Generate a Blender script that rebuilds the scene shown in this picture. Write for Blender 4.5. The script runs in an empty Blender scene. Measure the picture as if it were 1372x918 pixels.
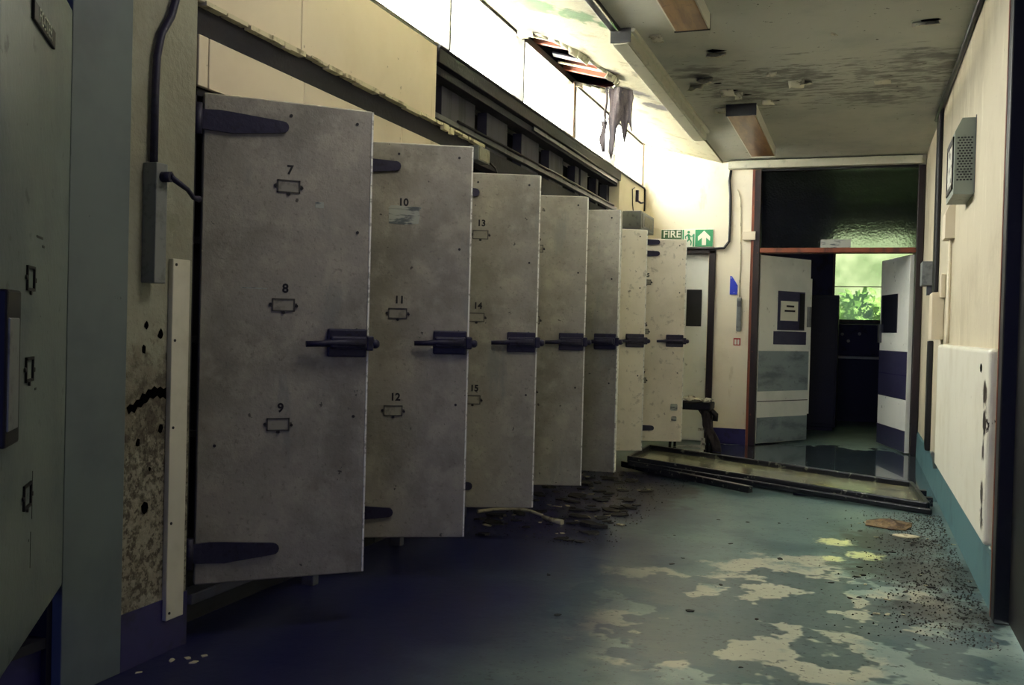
import bpy, bmesh, math, random
from mathutils import Vector, Matrix

# ------------------------------------------------------------------ camera, sky, light, exposure
S = bpy.context.scene
COL = S.collection
cam = bpy.data.cameras.new('camera'); camo = bpy.data.objects.new('camera', cam); COL.objects.link(camo)
cam.sensor_width = 36.0; cam.lens = 1302.4 * 36.0 / 1372.0; cam.clip_start = 0.02
yaw, pit, rol = .34297, -.014234, .025641
fw = Vector((-math.sin(yaw)*math.cos(pit), math.cos(yaw)*math.cos(pit), math.sin(pit)))
rt = Vector((math.cos(yaw), math.sin(yaw), 0)); up = rt.cross(fw)
r2 = rt*math.cos(rol) + up*math.sin(rol); u2 = -rt*math.sin(rol) + up*math.cos(rol)
mw = Matrix((r2, u2, -fw)).transposed().to_4x4(); mw.translation = (0, 0, 1.15)
camo.matrix_world = mw
S.camera = camo
S.view_settings.view_transform = 'Standard'; S.view_settings.look = 'None'
S.view_settings.exposure = 0.78; S.view_settings.gamma = 1.0; S.view_settings.use_curve_mapping = False

W = bpy.data.worlds.new('overcast'); S.world = W; W.use_nodes = True
bg = W.node_tree.nodes['Background']
# overcast sky: brighter towards the zenith, dull ground below the horizon
_N = W.node_tree.nodes; _L = W.node_tree.links
_g = _N.new('ShaderNodeNewGeometry'); _s = _N.new('ShaderNodeSeparateXYZ'); _L.new(_g.outputs['Incoming'], _s.inputs[0])
_m = _N.new('ShaderNodeMath'); _m.operation = 'MULTIPLY'; _m.inputs[1].default_value = -1; _L.new(_s.outputs['Z'], _m.inputs[0])
_r = _N.new('ShaderNodeMapRange'); _r.inputs[1].default_value = 0; _r.inputs[2].default_value = 1; _r.inputs[3].default_value = 11; _r.inputs[4].default_value = 26
_L.new(_m.outputs[0], _r.inputs[0]); _L.new(_r.outputs[0], bg.inputs['Strength'])
bg.inputs['Color'].default_value = (1.0, .99, .95, 1)

def area(name, loc, rot, sx, sy, power, col, portal=False):
    l = bpy.data.lights.new(name, 'AREA'); l.shape = 'RECTANGLE'; l.size = sx; l.size_y = sy
    l.energy = power; l.color = col
    if portal: l.cycles.is_portal = True
    o = bpy.data.objects.new(name, l); COL.objects.link(o); o.location = loc; o.rotation_euler = rot
    return o
# added blue fill lamp behind the camera, turns the shadows navy
area('added_blue_fill', (-0.6, -2.6, 1.7), (math.radians(90), 0, math.radians(8)), 2.2, 1.8, 13, (.18, .23, 1.0))
# added lamp overhead, out of view, brightens the tops of the fridge doors
_ro = area('added_top_fill', (-.9, 3.0, 2.86), (0, 0, 0), .7, .7, 6.0, (1.0, .95, .86))
_ro.rotation_euler = Vector((-.3, .25, -.9)).to_track_quat('-Z', 'Y').to_euler()
# high sun from behind the building: it never enters, it lights the pale flat roof outside the clerestory
_sl = bpy.data.lights.new('sun', 'SUN'); _sl.energy = 300; _sl.angle = math.radians(3); _sl.color = (1, .96, .90)
_so = bpy.data.objects.new('sun', _sl); COL.objects.link(_so); _so.rotation_euler = (0, math.radians(13), math.radians(-15))
# portals: only guide the sampling of the sky through the clerestory and the far window
area('portal_clerestory', (-2.42, 7.1, 2.93), (0, math.radians(-90), 0), .5, 6.7, 1, (1, 1, 1), True)
area('portal_far_window', (0.1, 14.75, 1.85), (math.radians(-90), 0, 0), 1.6, 1.1, 1, (1, 1, 1), True)

random.seed(7)
# ------------------------------------------------------------------ helpers
def lin(c):
    return tuple(((x/255)/12.92 if x/255 <= .04045 else ((x/255+.055)/1.055)**2.4) for x in c)

def mat(name, col, rough=.6, layers=(), bump=0, bscale=40, metal=0.0, coat=0, spec=.5, emit=None):
    m = bpy.data.materials.new(name); m.use_nodes = True
    nt = m.node_tree; N = nt.nodes; L = nt.links
    b = N['Principled BSDF']
    b.inputs['Roughness'].default_value = rough; b.inputs['Metallic'].default_value = metal
    b.inputs['Specular IOR Level'].default_value = spec
    b.inputs['Base Color'].default_value = (*lin(col), 1)
    geo = None; cur = None; curr = None
    if layers or bump:
        geo = N.new('ShaderNodeNewGeometry')
    def noise(scale, detail, stretch, off=0):
        mp = N.new('ShaderNodeMapping'); L.new(geo.outputs['Position'], mp.inputs['Vector'])
        mp.inputs['Scale'].default_value = stretch; mp.inputs['Location'].default_value = (off, off*.7, off*.3)
        n = N.new('ShaderNodeTexNoise'); L.new(mp.outputs[0], n.inputs['Vector'])
        n.inputs['Scale'].default_value = scale; n.inputs['Detail'].default_value = detail
        n.inputs['Roughness'].default_value = .62
        return n.outputs['Fac']
    def mrange(v, lo, hi, a=0, c=1):
        r = N.new('ShaderNodeMapRange'); r.inputs[1].default_value = lo; r.inputs[2].default_value = hi
        r.inputs[3].default_value = a; r.inputs[4].default_value = c; r.interpolation_type = 'SMOOTHSTEP' if lo < hi else 'LINEAR'
        L.new(v, r.inputs[0]); return r.outputs[0]
    def math2(op, a, c):
        x = N.new('ShaderNodeMath'); x.operation = op
        L.new(a, x.inputs[0])
        if hasattr(c, 'links'): L.new(c, x.inputs[1])
        else: x.inputs[1].default_value = c
        return x.outputs[0]
    for i, ly in enumerate(layers):
        f = noise(ly.get('scale', 5), ly.get('detail', 5), ly.get('stretch', (1, 1, 1)), ly.get('off', i*3.7))
        if 'blobs' in ly:          # patches with a place of their own (damp, mould, painted floor light and shade)
            tot = None
            for (x, y, z, ra) in ly['blobs']:
                s = N.new('ShaderNodeVectorMath'); s.operation = 'DISTANCE'
                L.new(geo.outputs['Position'], s.inputs[0]); s.inputs[1].default_value = (x, y, z)
                q = mrange(s.outputs['Value'], ra*.1, ra, 0, 1); q = math2('SUBTRACT', q, 1.0); q = math2('MULTIPLY', q, -1.0)
                tot = q if tot is None else math2('MAXIMUM', tot, q)
            f = math2('ADD', f, math2('MULTIPLY', math2('SUBTRACT', tot, .5), ly.get('pull', .5)))
        k = mrange(f, ly.get('lo', .5), ly.get('hi', .6))
        k = math2('MULTIPLY', k, ly.get('amt', 1.0))
        if ly.get('col') is not None:
            mx = N.new('ShaderNodeMix'); mx.data_type = 'RGBA'; L.new(k, mx.inputs[0])
            if cur is None: mx.inputs[6].default_value = (*lin(col), 1)
            else: L.new(cur, mx.inputs[6])
            mx.inputs[7].default_value = (*lin(ly['col']), 1); cur = mx.outputs[2]
        if 'rough' in ly:
            mx = N.new('ShaderNodeMix'); mx.data_type = 'FLOAT'; L.new(k, mx.inputs[0])
            if curr is None: mx.inputs[2].default_value = rough
            else: L.new(curr, mx.inputs[2])
            mx.inputs[3].default_value = ly['rough']; curr = mx.outputs[0]
        if ly.get('coat'):
            L.new(k, b.inputs['Coat Weight']); b.inputs['Coat Roughness'].default_value = ly.get('coat_rough', .03)
    if cur is not None: L.new(cur, b.inputs['Base Color'])
    if curr is not None: L.new(curr, b.inputs['Roughness'])
    if bump:
        bp = N.new('ShaderNodeBump'); bp.inputs['Strength'].default_value = bump; bp.inputs['Distance'].default_value = .01
        L.new(noise(bscale, 4, (1, 1, 1), 9), bp.inputs['Height']); L.new(bp.outputs[0], b.inputs['Normal'])
    if emit:
        b.inputs['Emission Color'].default_value = (*lin(emit[0]), 1); b.inputs['Emission Strength'].default_value = emit[1]
    return m

def glass_mat(name, tint, refl=.06, rough=.02, dirt=None, dirt_amt=.5, lo=.4, hi=.65, scale=3):
    m = bpy.data.materials.new(name); m.use_nodes = True
    nt = m.node_tree; N = nt.nodes; L = nt.links; N.remove(N['Principled BSDF'])
    out = N['Material Output']
    t = N.new('ShaderNodeBsdfTransparent'); t.inputs[0].default_value = (*tint, 1)
    g = N.new('ShaderNodeBsdfGlossy'); g.inputs['Roughness'].default_value = rough
    mx = N.new('ShaderNodeMixShader'); mx.inputs[0].default_value = refl
    L.new(t.outputs[0], mx.inputs[1]); L.new(g.outputs[0], mx.inputs[2]); res = mx.outputs[0]
    if dirt:
        d = N.new('ShaderNodeBsdfTranslucent'); d.inputs[0].default_value = (*lin(dirt), 1)
        geo = N.new('ShaderNodeNewGeometry'); n = N.new('ShaderNodeTexNoise'); n.inputs['Scale'].default_value = scale; n.inputs['Detail'].default_value = 5
        L.new(geo.outputs['Position'], n.inputs['Vector'])
        r = N.new('ShaderNodeMapRange'); r.inputs[1].default_value = lo; r.inputs[2].default_value = hi; r.inputs[3].default_value = dirt_amt*.35; r.inputs[4].default_value = dirt_amt
        L.new(n.outputs['Fac'], r.inputs[0])
        m2 = N.new('ShaderNodeMixShader'); L.new(r.outputs[0], m2.inputs[0]); L.new(res, m2.inputs[1]); L.new(d.outputs[0], m2.inputs[2]); res = m2.outputs[0]
    L.new(res, out.inputs['Surface'])
    return m

class MB:
    """collects shapes into one mesh (world or local coordinates)"""
    def __init__(s): s.bm = bmesh.new()
    def box(s, x0, x1, y0, y1, z0, z1, bev=0.0, seg=2):
        v = [s.bm.verts.new((x, y, z)) for z in (z0, z1) for (x, y) in ((x0, y0), (x1, y0), (x1, y1), (x0, y1))]
        fs = [(3,2,1,0), (4,5,6,7), (0,1,5,4), (1,2,6,5), (2,3,7,6), (3,0,4,7)]
        ff = [s.bm.faces.new([v[i] for i in f]) for f in fs]
        if bev:
            es = list({e for f in ff for e in f.edges})
            bmesh.ops.bevel(s.bm, geom=es, offset=bev, segments=seg, profile=.5, affect='EDGES')
        return s
    def obox(s, c, ax, size, bev=0.0):
        """box centred on c with axis matrix ax (3 vectors) and full sizes"""
        ax = [Vector(a).normalized() for a in ax]; c = Vector(c); h = [q/2 for q in size]
        v = [s.bm.verts.new(c + ax[0]*h[0]*i + ax[1]*h[1]*j + ax[2]*h[2]*k) for k in (-1,1) for (i,j) in ((-1,-1),(1,-1),(1,1),(-1,1))]
        fs = [(3,2,1,0), (4,5,6,7), (0,1,5,4), (1,2,6,5), (2,3,7,6), (3,0,4,7)]
        ff = [s.bm.faces.new([v[i] for i in f]) for f in fs]
        if bev:
            bmesh.ops.bevel(s.bm, geom=list({e for f in ff for e in f.edges}), offset=bev, segments=2, profile=.5, affect='EDGES')
        return s
    def bar(s, a, b, w, h, upv=(0,0,1), bev=0.0):
        a = Vector(a); b = Vector(b); d = (b-a); l = d.length; d.normalize()
        x = d.cross(Vector(upv)).normalized(); z = x.cross(d)
        return s.obox((a+b)/2, (d, x, z), (l, w, h), bev)
    def tube(s, pts, r, n=8, cap=True):
        pts = [Vector(p) for p in pts]; rings = []; x = None
        for i, p in enumerate(pts):
            d = (pts[min(i+1, len(pts)-1)] - pts[max(i-1, 0)]).normalized()
            if x is None:
                x = d.orthogonal().normalized()
            x = (x - d*x.dot(d)).normalized(); y = d.cross(x)
            rr = r[i] if isinstance(r, (list, tuple)) else r
            rings.append([s.bm.verts.new(p + (x*math.cos(2*math.pi*k/n) + y*math.sin(2*math.pi*k/n))*rr) for k in range(n)])
        for a, b in zip(rings, rings[1:]):
            for k in range(n):
                f = s.bm.faces.new((a[k], a[(k+1)%n], b[(k+1)%n], b[k])); f.smooth = True
        if cap:
            s.bm.faces.new(rings[0][::-1]); s.bm.faces.new(rings[-1])
        return s
    def prism(s, poly, o, ux, uy, un, t):
        """polygon (2-D) in plane o+ux,uy, extruded t along un"""
        o, ux, uy, un = map(Vector, (o, ux, uy, un))
        a = [s.bm.verts.new(o + ux*p[0] + uy*p[1]) for p in poly]
        b = [s.bm.verts.new(v.co + un*t) for v in a]
        n = len(poly)
        s.bm.faces.new(a[::-1]); s.bm.faces.new(b)
        for i in range(n): s.bm.faces.new((a[i], a[(i+1)%n], b[(i+1)%n], b[i]))
        return s
    def sheet(s, P):
        """grid of points -> surface"""
        V = [[s.bm.verts.new(p) for p in row] for row in P]
        for i in range(len(V)-1):
            for j in range(len(V[0])-1):
                f = s.bm.faces.new((V[i][j], V[i][j+1], V[i+1][j+1], V[i+1][j])); f.smooth = True
        return s
    def mesh(s, name, m):
        bmesh.ops.recalc_face_normals(s.bm, faces=s.bm.faces[:])
        me = bpy.data.meshes.new(name); s.bm.to_mesh(me); s.bm.free()
        me.materials.append(m); return me
    def build(s, name, m, parent=None, solid=0):
        if parent is not None and parent.type == 'EMPTY' and not parent.get('local'):
            bmesh.ops.translate(s.bm, verts=s.bm.verts[:], vec=-Vector(parent.location))
        o = bpy.data.objects.new(name, s.mesh(name, m)); COL.objects.link(o)
        if parent is not None: o.parent = parent
        if solid:
            q = o.modifiers.new('thick', 'SOLIDIFY'); q.thickness = solid; q.offset = 0
        return o

def tag(o, label=None, cat=None, group=None, kind=None):
    if label: o['label'] = label
    if cat: o['category'] = cat
    if group: o['group'] = group
    if kind: o['kind'] = kind
    return o
def thing(name, label, cat, loc, group=None, rotz=None):
    o = bpy.data.objects.new(name, None); COL.objects.link(o); o.location = loc; o.empty_display_size = .1
    if rotz is not None: o.rotation_euler = (0, 0, rotz); o['local'] = 1
    return tag(o, label, cat, group)
def struct(o): o['kind'] = 'structure'; return o

TXT = {}
def text_mesh(s, size, m, bold=.0, extrude=.0006, align='CENTER'):
    key = (s, size, m.name)
    if key in TXT: return TXT[key]
    cu = bpy.data.curves.new('lettering', 'FONT'); cu.body = s; cu.size = size; cu.extrude = extrude; cu.offset = bold*size
    cu.align_x = align; cu.align_y = 'CENTER'; cu.resolution_u = 3
    o = bpy.data.objects.new('lettering', cu); COL.objects.link(o)
    dg = bpy.context.evaluated_depsgraph_get()
    me = bpy.data.meshes.new_from_object(o.evaluated_get(dg)); bpy.data.objects.remove(o)
    me.materials.clear(); me.materials.append(m); TXT[key] = me
    return me
def text(name, s, size, m, o, ux, uy, parent, bold=0.0):
    ux = Vector(ux).normalized(); uy = Vector(uy).normalized(); un = ux.cross(uy)
    mt = Matrix((ux, uy, un)).transposed().to_4x4(); mt.translation = o
    me = text_mesh(s, size, m, bold).copy(); me.transform(mt)
    ob = bpy.data.objects.new(name, me); COL.objects.link(ob)
    if parent is not None:
        if parent.type == 'EMPTY' and not parent.get('local'): me.transform(Matrix.Translation(-Vector(parent.location)))
        ob.parent = parent
    return ob

# ------------------------------------------------------------------ materials
DIRT = (52, 48, 40)
M = {}
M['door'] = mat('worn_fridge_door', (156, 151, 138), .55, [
    dict(scale=3, detail=7, lo=.4, hi=.7, col=(122, 118, 106), amt=.8),
    dict(scale=9, detail=9, lo=.46, hi=.66, col=(182, 176, 158), amt=.45),
    dict(scale=60, detail=6, lo=.56, hi=.74, col=(98, 94, 84), amt=.6),
    dict(scale=22, detail=3, lo=.70, hi=.73, col=(40, 37, 34), amt=.8),
    dict(scale=5, detail=6, stretch=(1, 1, .25), lo=.6, hi=.7, col=(128, 132, 126), amt=.6)], bump=.25, bscale=60)
M['door_clean_lit'] = mat('cleaner_lit_fridge_door', (232, 224, 204), .5, [dict(scale=3, detail=7, lo=.4, hi=.7, col=(214, 206, 184), amt=.8), dict(scale=18, detail=8, lo=.56, hi=.68, col=(160, 152, 132), amt=.6), dict(scale=24, detail=3, lo=.70, hi=.73, col=(60, 55, 48), amt=.7)], bump=.15, bscale=60)  # cleaner doors, with far-end brightness also put into the colour
M['door_trim'] = mat('pale_edge_trim', (240, 238, 226), .35, [dict(scale=40, lo=.5, hi=.65, col=(120, 116, 100), amt=.7)])
M['door_side'] = mat('fridge_door_liner', (120, 120, 118), .5, [dict(scale=8, lo=.5, hi=.65, col=(80, 78, 74))])
M['iron'] = mat('dark_blue_ironwork', (40, 38, 62), .5, [dict(scale=30, lo=.5, hi=.7, col=(28, 27, 44)), dict(scale=70, lo=.62, hi=.7, col=(62, 58, 84), amt=.6)], metal=.2, bump=.2)
M['holder'] = mat('label_holder_brass', (84, 82, 76), .45, metal=.4)
M['screw'] = mat('dark_screw', (26, 25, 28), .5)
M['card'] = mat('faded_card', (150, 146, 132), .8, [dict(scale=20, lo=.5, hi=.6, col=(128, 124, 112))])
M['paper'] = mat('torn_paper', (166, 170, 160), .8, [dict(scale=25, stretch=(.4, .4, 2), lo=.52, hi=.62, col=(90, 98, 100))])
M['ink'] = mat('black_ink', (14, 13, 18), .6)
M['carcass'] = mat('fridge_carcass_dark', (34, 34, 40), .6, [dict(scale=6, lo=.5, hi=.6, col=(22, 22, 26))])
M['post'] = mat('fridge_post_pale', (84, 84, 100), .5, [dict(scale=12, lo=.5, hi=.65, col=(74, 74, 80))])
M['board'] = mat('cream_board', (224, 212, 188), .6, [
    dict(scale=1.2, lo=.4, hi=.7, col=(210, 196, 168), amt=.7), dict(scale=25, lo=.68, hi=.72, col=(90, 76, 60), amt=.6),
    dict(scale=6, stretch=(1, 1, .1), lo=.62, hi=.75, col=(160, 140, 106), amt=.5)])
M['plaster'] = mat('cream_plaster_wall', (232, 223, 200), .7, [
    dict(scale=2, lo=.45, hi=.7, col=(216, 205, 178), amt=.8), dict(scale=7, detail=6, stretch=(1, 1, .3), lo=.58, hi=.68, col=(198, 186, 156), amt=.5),
    dict(scale=30, lo=.68, hi=.72, col=(110, 96, 74), amt=.5)], bump=.2, bscale=25)
M['plaster_right'] = mat('dimmed_cream_wall', (200, 190, 164), .7, [  # cream plaster darkened in its colour to dim the brightly lit wall
    dict(scale=2, lo=.45, hi=.7, col=(180, 169, 142), amt=.8), dict(scale=7, detail=6, stretch=(1, 1, .2), lo=.56, hi=.68, col=(222, 214, 190), amt=.5), dict(scale=4, detail=6, stretch=(1, 1, .15), lo=.58, hi=.7, col=(160, 148, 120), amt=.6),
    dict(scale=30, lo=.68, hi=.72, col=(110, 96, 74), amt=.5)], bump=.2, bscale=25)
M['oldplaster'] = mat('crumbling_plaster', (158, 158, 140), .85, [
    dict(scale=3, detail=4, lo=.42, hi=.65, col=(140, 138, 120), amt=.8),
    dict(scale=7, detail=9, lo=.42, hi=.66, col=(128, 121, 104), amt=.8, pull=.4, blobs=[(-2.23, 2.7, .4, .75), (-2.23, 2.7, .75, .55)]),
    dict(scale=22, detail=9, lo=.54, hi=.72, col=(82, 74, 62), amt=.8, pull=.3, blobs=[(-2.23, 2.7, .4, .75), (-2.23, 2.7, .8, .55)]),
    dict(scale=75, detail=5, lo=.58, hi=.68, col=(60, 54, 46), amt=.7, pull=.25, blobs=[(-2.23, 2.7, .5, .8)]),
    dict(scale=50, detail=5, lo=.58, hi=.68, col=(186, 180, 160), amt=.5, pull=.3, blobs=[(-2.23, 2.7, .4, .7)])], bump=.7, bscale=40)
M['greenboard'] = mat('grey_green_boxing', (104, 116, 118), .5, [dict(scale=2, lo=.4, hi=.7, col=(90, 100, 106)), dict(scale=18, lo=.72, hi=.74, col=(40, 42, 44))])
M['leftdoor'] = mat('grey_green_fridge_door', (112, 122, 118), .5, [dict(scale=2.2, lo=.4, hi=.7, col=(92, 102, 104)),
    dict(scale=9, detail=7, lo=.62, hi=.7, col=(66, 72, 76), amt=.8), dict(scale=28, lo=.7, hi=.73, col=(38, 40, 46))], bump=.15)
M['shaded_blue'] = mat('shaded_skirting_paint', (46, 42, 96), .4, [dict(scale=10, lo=.5, hi=.7, col=(34, 32, 66))])  # teal skirting paint as it looks in darkness, shade put into the colour
M['teal'] = mat('teal_skirting_paint', (88, 126, 130), .45, [dict(scale=3, lo=.45, hi=.7, col=(66, 98, 104)), dict(scale=20, lo=.64, hi=.7, col=(52, 66, 70), amt=.7)], bump=.1)
M['ceil'] = mat('stained_ceiling_paint', (178, 178, 166), .85, [
    dict(scale=1.3, detail=6, lo=.42, hi=.68, col=(152, 153, 146), amt=.8),
    dict(scale=8, detail=10, stretch=(.6, 1.2, 1), lo=.55, hi=.75, col=(58, 58, 60), amt=.62, pull=.34, blobs=[(-.85, 7.5, 2.96, .8), (.15, 7.8, 2.96, .7), (.35, 6.9, 2.96, .8), (-.5, 7.1, 2.96, .6), (-1.1, 6.8, 2.96, .5)]),
    dict(scale=14, detail=8, stretch=(.5, 1.4, 1), lo=.58, hi=.70, col=(96, 94, 88), amt=.7, pull=.25, blobs=[(-.5, 7.3, 2.96, 1.6), (.2, 7.3, 2.96, 1.3)]),
    dict(scale=22, detail=3, lo=.69, hi=.71, col=(32, 30, 30), amt=.8)], bump=.25, bscale=18)
M['slope'] = mat('damp_sloping_ceiling', (146, 141, 116), .8, [
    dict(scale=6, detail=8, lo=.54, hi=.66, col=(104, 96, 68), amt=.8), dict(scale=7, detail=9, lo=.56, hi=.72, col=(40, 74, 18), amt=1.0, pull=.6, blobs=[(-2.1, 5.5, 3.13, .36), (-1.85, 5.45, 3.07, .34), (-1.62, 5.52, 3.02, .3), (-1.45, 5.6, 2.97, .22)]),
    dict(scale=7, detail=9, lo=.54, hi=.74, col=(34, 26, 20), amt=1, pull=.5, blobs=[(-1.7, 7.5, 3.04, .4), (-2.1, 6.1, 3.13, .25), (-2.1, 7.75, 3.13, .35), (-1.75, 6.9, 3.05, .25), (-1.6, 7.9, 3.0, .3)]),
    dict(scale=4, detail=9, stretch=(1, .5, 1), lo=.6, hi=.66, col=(84, 74, 52), amt=.8),
    dict(scale=26, lo=.66, hi=.7, col=(60, 52, 38), amt=.7)], bump=.4, bscale=20)
M['void'] = mat('dark_roof_void', (12, 12, 18), 1.0, spec=.1)
M['hole'] = mat('deep_hole', (8, 8, 9), 1.0, spec=0.0)
M['roof'] = mat('pale_wet_flat_roof', (226, 224, 216), .6)
M['rafter'] = mat('red_brown_rafter', (118, 62, 40), .7, [dict(scale=8, stretch=(1, 6, 1), lo=.45, hi=.65, col=(104, 56, 40))])
M['darkwood'] = mat('dark_damp_timber', (26, 25, 36), .7, [dict(scale=8, stretch=(1, .3, 1), lo=.45, hi=.65, col=(16, 15, 24)), dict(scale=30, lo=.66, hi=.74, col=(74, 70, 74), amt=.5)], bump=.3)
M['stud'] = mat('grey_stud_board', (60, 60, 74), .7, [dict(scale=5, stretch=(1, 2, .3), lo=.45, hi=.65, col=(36, 36, 48))])
M['frame_brown'] = mat('dark_brown_frame', (38, 24, 20), .45, [dict(scale=10, stretch=(1, 1, .15), lo=.45, hi=.65, col=(24, 15, 14)), dict(scale=25, lo=.66, hi=.7, col=(110, 62, 44), amt=.6)])
M['redwood'] = mat('worn_red_wood', (128, 66, 40), .5, [dict(scale=9, stretch=(1, 1, .2), lo=.45, hi=.65, col=(84, 42, 30))])
M['winwood'] = mat('window_timber', (150, 132, 112), .6, [dict(scale=9, stretch=(1, 1, .2), lo=.45, hi=.65, col=(104, 84, 70))])
M['winrail'] = mat('window_dark_rail', (74, 72, 64), .5)
M['pane'] = glass_mat('clear_dusty_pane', (.96, .97, .95), .05, .02)
M['mossglass'] = glass_mat('algae_stained_pane', (.25, .27, .20), .03, .05, (64, 84, 58), .5, .38, .66, 2.6)
M['frost'] = None
M['black'] = mat('black_paint', (12, 11, 14), .45, [dict(scale=14, lo=.55, hi=.7, col=(24, 22, 24))])
M['floor'] = mat('wet_painted_floor', (108, 130, 126), .33, [
    dict(scale=1.7, detail=4, lo=.42, hi=.66, col=(68, 94, 98), amt=.9),
    dict(scale=2.4, detail=6, lo=.40, hi=.70, col=(156, 174, 164), amt=.8, pull=.55, blobs=[(-.15, 3.9, 0, 1.5), (.1, 4.6, 0, .9)]),  # paler near floor, brightness added through the colour
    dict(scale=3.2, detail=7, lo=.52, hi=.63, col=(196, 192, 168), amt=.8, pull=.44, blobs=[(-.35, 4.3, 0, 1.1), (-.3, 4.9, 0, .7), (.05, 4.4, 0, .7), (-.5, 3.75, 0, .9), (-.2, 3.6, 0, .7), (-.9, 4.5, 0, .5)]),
    dict(scale=3.8, detail=3, lo=.54, hi=.58, col=(58, 86, 94), amt=.85, pull=.3, blobs=[(-.3, 4.2, 0, 1.7)]),
    dict(scale=13, detail=9, lo=.44, hi=.72, col=(44, 42, 40), amt=.8, pull=.55, blobs=[(.35, 5.2, 0, .8), (.2, 5.9, 0, .6), (.4, 4.5, 0, .5)]),
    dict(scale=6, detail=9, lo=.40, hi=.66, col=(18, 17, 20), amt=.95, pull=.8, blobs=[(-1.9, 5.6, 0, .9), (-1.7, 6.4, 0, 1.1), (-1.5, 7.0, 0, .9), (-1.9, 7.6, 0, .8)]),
    dict(scale=40, detail=5, lo=.58, hi=.68, col=(40, 46, 46), amt=.8),
    dict(scale=26, detail=7, lo=.48, hi=.72, col=(226, 230, 164), amt=.95, pull=.55, blobs=[(-.10, 5.74, 0, .20), (.06, 5.45, 0, .20), (-.1, 5.3, 0, .13)]),  # yellow-green spot of sunlight painted into the floor colour
    dict(scale=1.6, detail=6, lo=.08, hi=1.0, col=(20, 18, 72), amt=.95, pull=1.25, blobs=[(-2.1, 2.6, 0, 2.1), (-2.1, 3.6, 0, 2.2), (-2.1, 4.8, 0, 2.1), (-2.2, 6.2, 0, 2.0), (-2.2, 7.6, 0, 1.6), (-1.0, 2.2, 0, 1.4)]),  # dimness along the fridge side painted in as navy
    dict(scale=3.5, detail=7, lo=.44, hi=.62, col=(40, 48, 62), amt=.8, rough=.05, coat=1, coat_rough=.02, pull=.9, blobs=[(-.3, 9.3, 0, 2.6), (.2, 8.0, 0, 1.2)])], bump=.14, bscale=14)
M['lampbody'] = mat('lamp_white_enamel', (206, 204, 190), .4)
M['diffuser'] = mat('yellowed_diffuser', (150, 112, 66), .35, [dict(scale=3, stretch=(3, .4, 1), lo=.42, hi=.62, col=(104, 70, 38)), dict(scale=18, lo=.6, hi=.7, col=(70, 52, 40), amt=.6)])
M['trunk'] = mat('painted_trunking', (190, 188, 168), .5, [dict(scale=8, lo=.55, hi=.68, col=(150, 148, 130), amt=.6)])
M['white'] = mat('white_gloss', (218, 214, 196), .35, [dict(scale=3, lo=.45, hi=.7, col=(196, 192, 170))])
M['whitedoor'] = mat('white_painted_door', (238, 240, 232), .45, [dict(scale=2, lo=.45, hi=.7, col=(222, 226, 218)), dict(scale=12, detail=7, lo=.64, hi=.7, col=(128, 130, 122), amt=.6)])
M['greyband'] = mat('grey_kick_band', (146, 160, 164), .35, [dict(scale=2.5, detail=6, stretch=(1, 1, 3), lo=.45, hi=.7, col=(104, 116, 122)), dict(scale=20, lo=.6, hi=.72, col=(70, 78, 82), amt=.5)])
M['blueband'] = mat('navy_kick_band', (56, 55, 82), .3, [dict(scale=6, stretch=(1, 1, 4), lo=.45, hi=.65, col=(46, 46, 78))])
M['visionglass'] = mat('dark_vision_glass', (30, 32, 44), .12, spec=.7)
M['radiator'] = mat('radiator_enamel', (244, 240, 222), .35, [dict(scale=2, lo=.45, hi=.7, col=(230, 224, 202)), dict(scale=26, lo=.68, hi=.72, col=(120, 100, 70), amt=.5),
    dict(scale=48, detail=7, stretch=(1, 1, .35), lo=.60, hi=.64, col=(44, 34, 26), pull=.55, blobs=[(.514, 4.60, .92, .13), (.514, 4.58, .80, .13), (.514, 4.60, .68, .09), (.514, 4.60, .5, .12), (.514, 4.58, .40, .11)])])
M['steel'] = mat('grey_painted_steel', (120, 124, 124), .4, [dict(scale=20, lo=.5, hi=.7, col=(92, 95, 96))])
M['steeldark'] = mat('dull_steel', (92, 94, 98), .35, [dict(scale=14, lo=.5, hi=.66, col=(56, 57, 60))], metal=.5)
M['tray'] = mat('wet_galvanised_tray', (152, 154, 132), .16, [dict(scale=3, detail=7, lo=.5, hi=.62, col=(176, 172, 120), amt=.8), dict(scale=7, detail=6, lo=.55, hi=.66, col=(70, 72, 66), amt=.8)], metal=.3, bump=.06)
M['trayrim'] = mat('dark_tray_rim', (38, 40, 46), .3, [dict(scale=18, detail=7, lo=.58, hi=.66, col=(140, 140, 128), amt=.7)], metal=.4, bump=.2)
M['green'] = mat('exit_sign_green', (52, 150, 96), .4)
M['greenfade'] = mat('exit_sign_green_faded', (70, 104, 66), .5)
M['signwhite'] = mat('sign_white', (232, 232, 214), .4)
M['signblue'] = mat('sign_blue', (40, 60, 190), .4, [dict(scale=40, lo=.6, hi=.66, col=(180, 190, 220), amt=.6)])
M['signred'] = mat('sign_red', (170, 40, 30), .4)
M['cable'] = mat('black_cable', (16, 14, 18), .4)
M['felt'] = mat('torn_roofing_felt', (70, 62, 62), .95, [dict(scale=6, stretch=(4, 4, .4), lo=.42, hi=.65, col=(34, 30, 36)), dict(scale=30, lo=.6, hi=.7, col=(110, 98, 84), amt=.6)], bump=.5)
M['flake'] = mat('peeled_paint', (196, 192, 168), .8, [dict(scale=20, lo=.5, hi=.65, col=(120, 116, 100))])
M['debris'] = mat('soaked_debris', (30, 28, 26), .55, [dict(scale=20, lo=.55, hi=.68, col=(70, 64, 52)), dict(scale=9, lo=.5, hi=.6, col=(22, 20, 20))], bump=.5)
M['palebits'] = mat('pale_debris', (206, 198, 166), .7, [dict(scale=15, lo=.5, hi=.65, col=(140, 130, 104))])
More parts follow.
